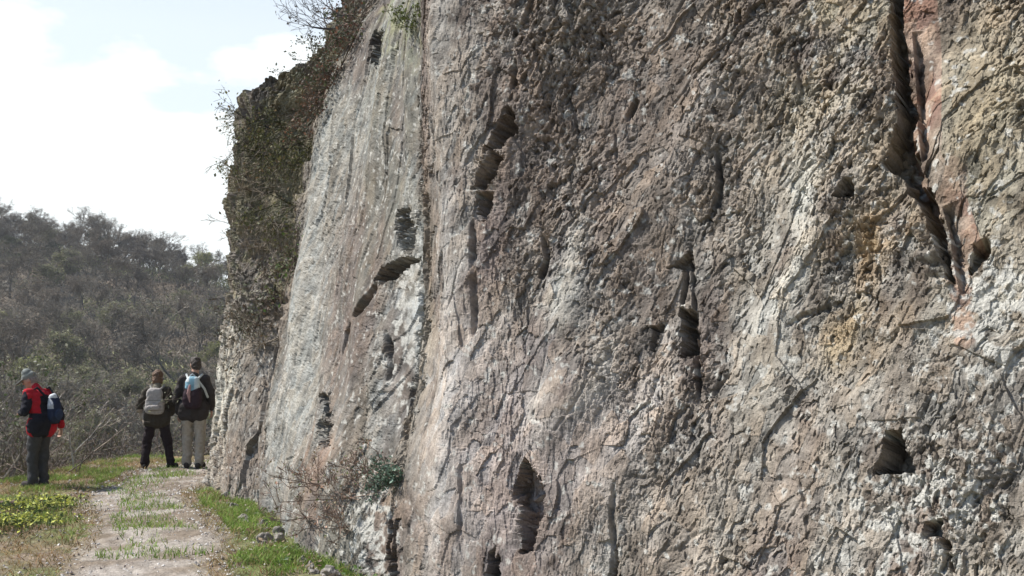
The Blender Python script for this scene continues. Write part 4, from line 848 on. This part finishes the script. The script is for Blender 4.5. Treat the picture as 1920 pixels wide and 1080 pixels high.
def build_person(name, label, pos, rz, H, J, skin, hairc, jacketc, trouserc, shoec, hair='short', female=False, cuffc=None):
    """J: joints in metres for a 1.75 m figure facing +Y (x to the right), scaled to H"""
    root = empty(name, pos, rz); s = H/1.75; root.scale = (s, s, s)
    g = lambda k: np.array(J[k], float)
    hd = g('head'); nk = g('neck'); ch = g('chest'); pv = g('pelvis')
    yaw, tilt = J.get('look', (0, 0)); rot = Matrix.Rotation(yaw, 3, 'Z') @ Matrix.Rotation(-tilt, 3, 'X'); rn = np.array(rot)
    hp = lambda x, y, z: hd+rn@np.array([x, y, z])
    head = [ico(hd, (.074, .096, .112), rot), ico(hp(0, .022, -.06), (.056, .068, .062), rot), ico(hp(0, .098, -.012), (.012, .018, .020), rot), ico(hp(0, .106, -.022), (.014, .012, .011), rot),
            ico(hp(0, .088, -.062), (.024, .010, .012), rot), ico(hp(0, .078, -.098), (.024, .02, .018), rot), ico(hp(0, .083, .022), (.055, .014, .012), rot),
            ico(hp(.076, -.008, -.012), (.012, .022, .034), rot), ico(hp(-.076, -.008, -.012), (.012, .022, .034), rot), cone(hp(0, -.02, -.06), nk, .055, .06), cone(nk, ch+[0, 0, .1], .06, .09)]
    torso = [ico(ch, (.165, .105, .19)), ico((ch+pv)/2, (.14, .095, .2)), ico(pv, (.155, .11, .13))]
    prims = head+torso; W = .0
    for sd, k in ((-1, 'l'), (1, 'r')):
        prims += chain([g('sh'+k), g('el'+k), g('wr'+k)], [.052, .042, .028]); prims += hand(g('wr'+k), J['hd'+k], J['th'+k], J['pa'+k], .55)
        prims += chain([g('hi'+k), g('kn'+k), g('an'+k)], [.085, .058, .042]); f = np.array(J['ft'+k], float); prims += [cone(g('an'+k)-[0, 0, .035], g('an'+k)-[0, 0, .05]+f*.14, .042, .032)]
    def bodyc(P):
        c = np.tile(np.array(skin, np.float32), (len(P), 1)); q = (P-hd)@rn
        eye = (np.abs(np.abs(q[:, 0])-.032) < .013) & (np.abs(q[:, 2]-.004) < .008) & (q[:, 1] > .06); c[eye] = (.04, .03, .025)
        mo = (np.abs(q[:, 0]) < .024) & (np.abs(q[:, 2]+.063) < .006) & (q[:, 1] > .06); c[mo] = (.30, .13, .11); return c
    blob_mesh('body', prims, .0065, M_skin, root, bodyc, 3)
    # jacket and sleeves
    jk = [ico(ch+[0, 0, .02], (.205, .14, .20)), ico((ch+pv)/2, (.185 if not female else .18, .135, .22)), ico(pv+[0, 0, .01], (.195, .15, .13)), cone(pv+[0, 0, .03], pv-[0, 0, .05], .20, .195, flat=.82), cone(g('hil')+[-.01, -.01, .06], g('hil')+[-.01, -.01, -.035], .142, .138), cone(g('hir')+[.01, -.01, .06], g('hir')+[.01, -.01, -.035], .142, .138)]
    jk += [cone(ch+[0, 0, .13], nk+[0, .0, .015], .105, .066), cone(g('shl'), g('shr'), .068, .068)]
    for k in 'lr': jk += chain([g('sh'+k), g('el'+k), g('wr'+k)+(g('el'+k)-g('wr'+k))*.10], [.078, .064, .048])
    blob_mesh('jacket', jk, .010, M_cloth, root, jacketc, 3, .026, 5, 9)
    # trousers
    tr = [ico(pv-[0, 0, .02], (.165, .12, .12))]
    for k in 'lr': tr += chain([g('hi'+k), g('kn'+k), g('an'+k)+[0, 0, .0]], [.108, .083, .072])
    blob_mesh('trousers', tr, .010, M_cloth, root, trouserc, 3, .030, 8, 8)
    for k in 'lr':
        a = g('an'+k); f = np.array(J['ft'+k], float); f /= np.linalg.norm(f); z0 = a[2]-.085
        b = np.array([a[0], a[1], z0+.045])
        blob_mesh('shoe', [cone(b-f*.055, b+f*.15, .048, .044, flat=.9), cone(b-f*.05+[0, 0, -.02], b+f*.16+[0, 0, -.02], .040, .042, flat=.6, fdir=(0, 0, 1)), cone(a+[0, 0, .01], b, .052, .05)], .008, M_cloth, root, shoec, 2)
    # hair
    hr = [ico(hp(0, -.014, .026), (.084, .102, .104), rot), ico(hp(0, -.045, -.02), (.078, .070, .085), rot)]
    if hair == 'bob': hr += [ico(hp(0, -.05, -.06), (.084, .066, .075), rot), ico(hp(.066, -.01, -.035), (.026, .05, .085), rot), ico(hp(-.066, -.01, -.035), (.026, .05, .085), rot), ico(hp(0, .03, .07), (.075, .065, .052), rot), ico(hp(0, -.02, .05), (.092, .105, .09), rot)]
    if hair == 'short': hr += [ico(hp(0, .045, .085), (.062, .05, .034), rot), ico(hp(-.03, .03, .095), (.045, .05, .03), rot)]
    keep = hr
    if hair == 'cropped': keep = [ico(hp(0, -.03, -.01), (.079, .082, .085), rot)]
    blob_mesh('hair', keep, .008, M_hair, root, flatc(*hairc), 2, .016, 3, 38)
    return root, hp, rot
def backpack(name, label, person, parts, straps, colf, strapc, extra=None):
    """a rucksack: own thing, standing where the wearer's back is"""
    root = empty(name, person.location, person.rotation_euler.z); root.scale = person.scale
    blob_mesh('bag', parts, .009, M_cloth, root, colf, 10, .012, 21, 13)
    for st in straps: blob_mesh('strap', chain(st, [.021]*len(st), flat=.5), .008, M_cloth, root, strapc, 2)
    for nm, pr, cf in (extra or []): blob_mesh(nm, pr, .008, M_cloth, root, cf, 3, .006, 31, 16)
    tag(root, label, 'rucksack'); return root
def base_joints():
    return dict(head=(0, .03, 1.625), neck=(0, -.01, 1.47), chest=(0, -.01, 1.24), pelvis=(0, 0, .95), shl=(-.175, -.01, 1.40), shr=(.175, -.01, 1.40), ell=(-.25, -.03, 1.12), elr=(.25, -.03, 1.12),
                wrl=(-.25, .04, .87), wrr=(.25, .04, .87), hdl=(0, .1, -1), hdr=(0, .1, -1), thl=(0, 1, 0), thr=(0, 1, 0), pal=(1, 0, 0), par=(-1, 0, 0),
                hil=(-.09, 0, .90), hir=(.09, 0, .90), knl=(-.10, .01, .50), knr=(.10, .01, .50), anl=(-.11, -.02, .10), anr=(.11, -.02, .10), ftl=(-.15, 1, 0), ftr=(.15, 1, 0))
def build_people():
    SK = (.42, .25, .18)
    def ground(px, py, h_px):
        p = on_ground(px, py); z = gzs(p.x, p.y); p = on_ground(px, py, z); z = gzs(p.x, p.y); d = p.y*cp+(z-CAMZ)*sp_
        return (p.x, p.y, z), h_px/F*d
    # man in red at the left edge: bowed, facing left and away
    pos, H = ground(70, 914, 222); J = base_joints()
    J.update(head=(-.02, .20, 1.585), neck=(0, .09, 1.46), chest=(0, .02, 1.23), pelvis=(0, -.03, .95), shl=(-.18, .06, 1.39), shr=(.18, .04, 1.39), look=(R(28), R(26)),
             ell=(-.27, .02, 1.12), wrl=(-.13, .23, 1.10), hdl=(.75, .55, -.05), pal=(0, -.3, -1), thl=(0, .3, 1), elr=(.31, -.08, 1.13), wrr=(.33, -.10, .86), hdr=(.05, .15, -1), par=(-1, 0, 0),
             hil=(-.085, -.03, .90), hir=(.085, -.03, .90), knl=(-.085, .03, .50), knr=(.085, .0, .50), anl=(-.085, .0, .10), anr=(.075, -.04, .10))
    RED, BLK = (.40, .016, .026), (.016, .016, .022)
    def jc(P):
        c = np.tile(np.array(BLK, np.float32), (len(P), 1)); x, y, z = P[:, 0], P[:, 1], P[:, 2]
        arm = np.abs(x) > .205
        red = (z > 1.37-.25*np.abs(x)) & (np.abs(x) < .25) | ((z > 1.1) & (x < -.10) & (x > -.19) & (y < .06) & ~arm & (z < 1.4)) | ((z < 1.03) & (x < -.10) & (y > -.06) & (x > -.22)) | ((z < .93) & (x > .02) & (y < .04)) | ((z < .98) & (x > .28))
        c[red] = RED; return c
    m, hp, rot = build_person('person', None, pos, R(70), H, J, SK, (.25, .22, .20), jc, flatc(.062, .060, .060), flatc(.07, .06, .055), 'cropped')
    tag(m, 'man in red and black jacket and grey cap, head bowed, by the left edge', 'person')
    capc = flatc(.20, .215, .20)
    blob_mesh('cap', [ico(hp(0, -.01, .055), (.088, .108, .075), rot), cone(hp(0, -.01, .05), hp(0, -.005, .105), .088, .078), cone(hp(-.03, .10, .035), hp(-.03, .165, .018), .055, .05, flat=.2, fdir=tuple(np.array(rot)@np.array((0, .3, 1)))), cone(hp(.03, .10, .035), hp(.03, .165, .018), .055, .05, flat=.2, fdir=tuple(np.array(rot)@np.array((0, .3, 1))))], .007, M_cloth, m, capc, 2)
    NAVY = (.022, .030, .060)
    def bc(P):
        c = np.tile(np.array(NAVY, np.float32), (len(P), 1)); c[(P[:, 0] < -.01) & (P[:, 2] > 1.16) & (P[:, 1] < -.1)] = (.40, .42, .45); c[(P[:, 2] > 1.32) & (P[:, 0] < .08)] = (.55, .57, .58); return c
    backpack('rucksack', 'small navy and white rucksack on the back of the man in red', m, [ico((.07, -.20, 1.16), (.115, .09, .19)), ico((.07, -.215, 1.06), (.12, .085, .12)), ico((.07, -.18, 1.27), (.09, .07, .12))],
             [[(-.03, -.14, 1.33), (-.11, -.04, 1.47), (-.12, .13, 1.40), (-.13, .15, 1.22)], [(.15, -.14, 1.33), (.15, -.02, 1.475), (.13, .13, 1.40), (.15, .14, 1.2)]], bc, flatc(*BLK),
             [('front_pocket', [ico((.075, -.285, 1.08), (.08, .03, .085))], flatc(.03, .045, .09))])
    # woman with the grey rucksack
    pos, H = ground(292, 880, 186); J = base_joints()
    J.update(look=(R(6), R(10)), head=(-.02, .06, 1.615), ell=(-.30, -.06, 1.13), wrl=(-.27, .05, .90), hdl=(.35, .3, -.9), elr=(.27, .02, 1.12), wrr=(.20, .17, .95), hdr=(-.3, .6, -.5),
             shl=(-.17, -.01, 1.385), shr=(.17, -.01, 1.385), knl=(-.16, .03, .50), anl=(-.19, -.03, .10), knr=(.18, .03, .50), anr=(.25, .04, .10), ftl=(-.3, 1, 0), ftr=(.45, 1, 0))
    def jw(P):
        c = np.tile(np.array((.050, .042, .032), np.float32), (len(P), 1)); c[(P[:, 2] > 1.42) & (np.abs(P[:, 0]) < .12)] = (.15, .135, .10); fa = (P[:, 0] < -.21) & (P[:, 2] < 1.06); c[fa] = (.36, .31, .26); return c
    w, hp, rot = build_person('person', None, pos, R(6), H, J, SK, (.13, .075, .045), jw, flatc(.024, .017, .019), flatc(.02, .018, .017), 'bob', True)
    tag(w, 'woman with short brown hair and dark trousers walking away, wearing the grey rucksack', 'person')
    G = (.36, .335, .315)
    def gc(P):
        c = np.tile(np.array(G, np.float32), (len(P), 1)); c[(np.abs(P[:, 2]-1.22) < .008) & (P[:, 1] < -.15)] = (.20, .185, .17); c[(np.abs(P[:, 2]-1.05) < .007) & (P[:, 1] < -.15)] = (.22, .2, .18); return c
    backpack('rucksack', 'large pale grey rucksack on the back of the woman', w, [sbox((-.005, -.19, 1.12), (.165, .085, .15)), sbox((-.01, -.19, 1.27), (.135, .08, .17))],
             [[(-.07, -.15, 1.40), (-.12, -.05, 1.475), (-.13, .12, 1.38), (-.15, .14, 1.2)], [(.07, -.15, 1.40), (.12, -.05, 1.475), (.13, .12, 1.38), (.15, .14, 1.2)]], gc, flatc(.22, .21, .19),
             [('front_pocket', [cone((-.075, -.29, 1.09), (.06, -.29, 1.09), .05, .05, flat=.55, fdir=(0, 1, 0))], gc), ('carry_loop', chain([(-.03, -.17, 1.45), (0, -.175, 1.475), (.03, -.17, 1.45)], [.009, .009, .009]), flatc(.25, .24, .22))])
    # man in beige trousers
    pos, H = ground(361, 879, 209); J = base_joints()
    J.update(look=(R(32), R(6)), head=(0, .03, 1.63), ell=(-.265, -.05, 1.12), wrl=(-.245, .03, .86), knl=(-.10, .05, .50), anl=(-.10, .03, .10), knr=(.11, -.01, .50), anr=(.12, -.07, .10), elr=(.27, -.02, 1.13), wrr=(.25, .10, .92))
    DK = (.042, .036, .034)
    m2, hp, rot = build_person('person', None, pos, R(2), H, J, SK, (.05, .038, .03), flatc(*DK), flatc(.36, .315, .255), flatc(.06, .05, .045), 'short')
    tag(m2, 'man in dark jacket and beige trousers walking away beside the cliff', 'person')
    BLU = (.22, .38, .46)
    def cc(P):
        c = np.tile(np.array((.035, .022, .028), np.float32), (len(P), 1)); up = P[:, 2] > 1.22+.45*np.abs(P[:, 0]-.02); c[up] = BLU
        c[(P[:, 2] > 1.36) & (P[:, 0] < -.02)] = (.50, .54, .55); c[up & (P[:, 0] > .06)] = (.45, .52, .54); return c
    backpack('rucksack', 'light blue, white and maroon rucksack on the back of the man in beige trousers', m2, [sbox((.02, -.185, 1.30), (.115, .08, .15), .7), sbox((.02, -.19, 1.10), (.145, .095, .17), .65)],
             [[(-.06, -.14, 1.40), (-.12, -.04, 1.475), (-.13, .12, 1.38), (-.15, .14, 1.2)], [(.08, -.14, 1.40), (.13, -.04, 1.475), (.14, .12, 1.38), (.16, .14, 1.2)], [(.12, -.2, 1.36), (.20, -.17, 1.25), (.235, -.10, 1.12)]], cc, flatc(.45, .47, .46),
             [('pull_cord', chain([(.0, -.285, 1.30), (-.012, -.305, 1.18), (.012, -.30, 1.04)], [.022, .030, .012], flat=.4), flatc(.33, .20, .185)), ('top_loop', chain([(-.03, -.17, 1.45), (.01, -.18, 1.485), (.05, -.17, 1.45)], [.011, .011, .011]), flatc(.4, .45, .47))])
build_people()

# ------------------------------------------------------------------ the air between here and the far hill
def build_haze():
    m = bpy.data.materials.new('pale air'); m.use_nodes = True; t = m.node_tree; t.nodes.clear()
    v = t.nodes.new('ShaderNodeVolumePrincipled'); v.inputs['Color'].default_value = (.92, .95, 1, 1); v.inputs['Density'].default_value = HAZE; v.inputs['Anisotropy'].default_value = 0.2
    o = t.nodes.new('ShaderNodeOutputMaterial'); t.links.new(v.outputs[0], o.inputs['Volume'])
    x0, x1, y0, y1, z0, z1 = -1500., 1500., -400., 1700., -140., 90.
    V = [(x, y, z) for z in (z0, z1) for y in (y0, y1) for x in (x0, x1)]
    h = mesh_obj('haze', V, np.array([(0, 2, 3, 1), (4, 5, 7, 6), (0, 1, 5, 4), (2, 6, 7, 3), (0, 4, 6, 2), (1, 3, 7, 5)]), m); tag(h, 'thin pale air over the valley', 'haze', kind='stuff')
HAZE = 0.00025
build_haze()
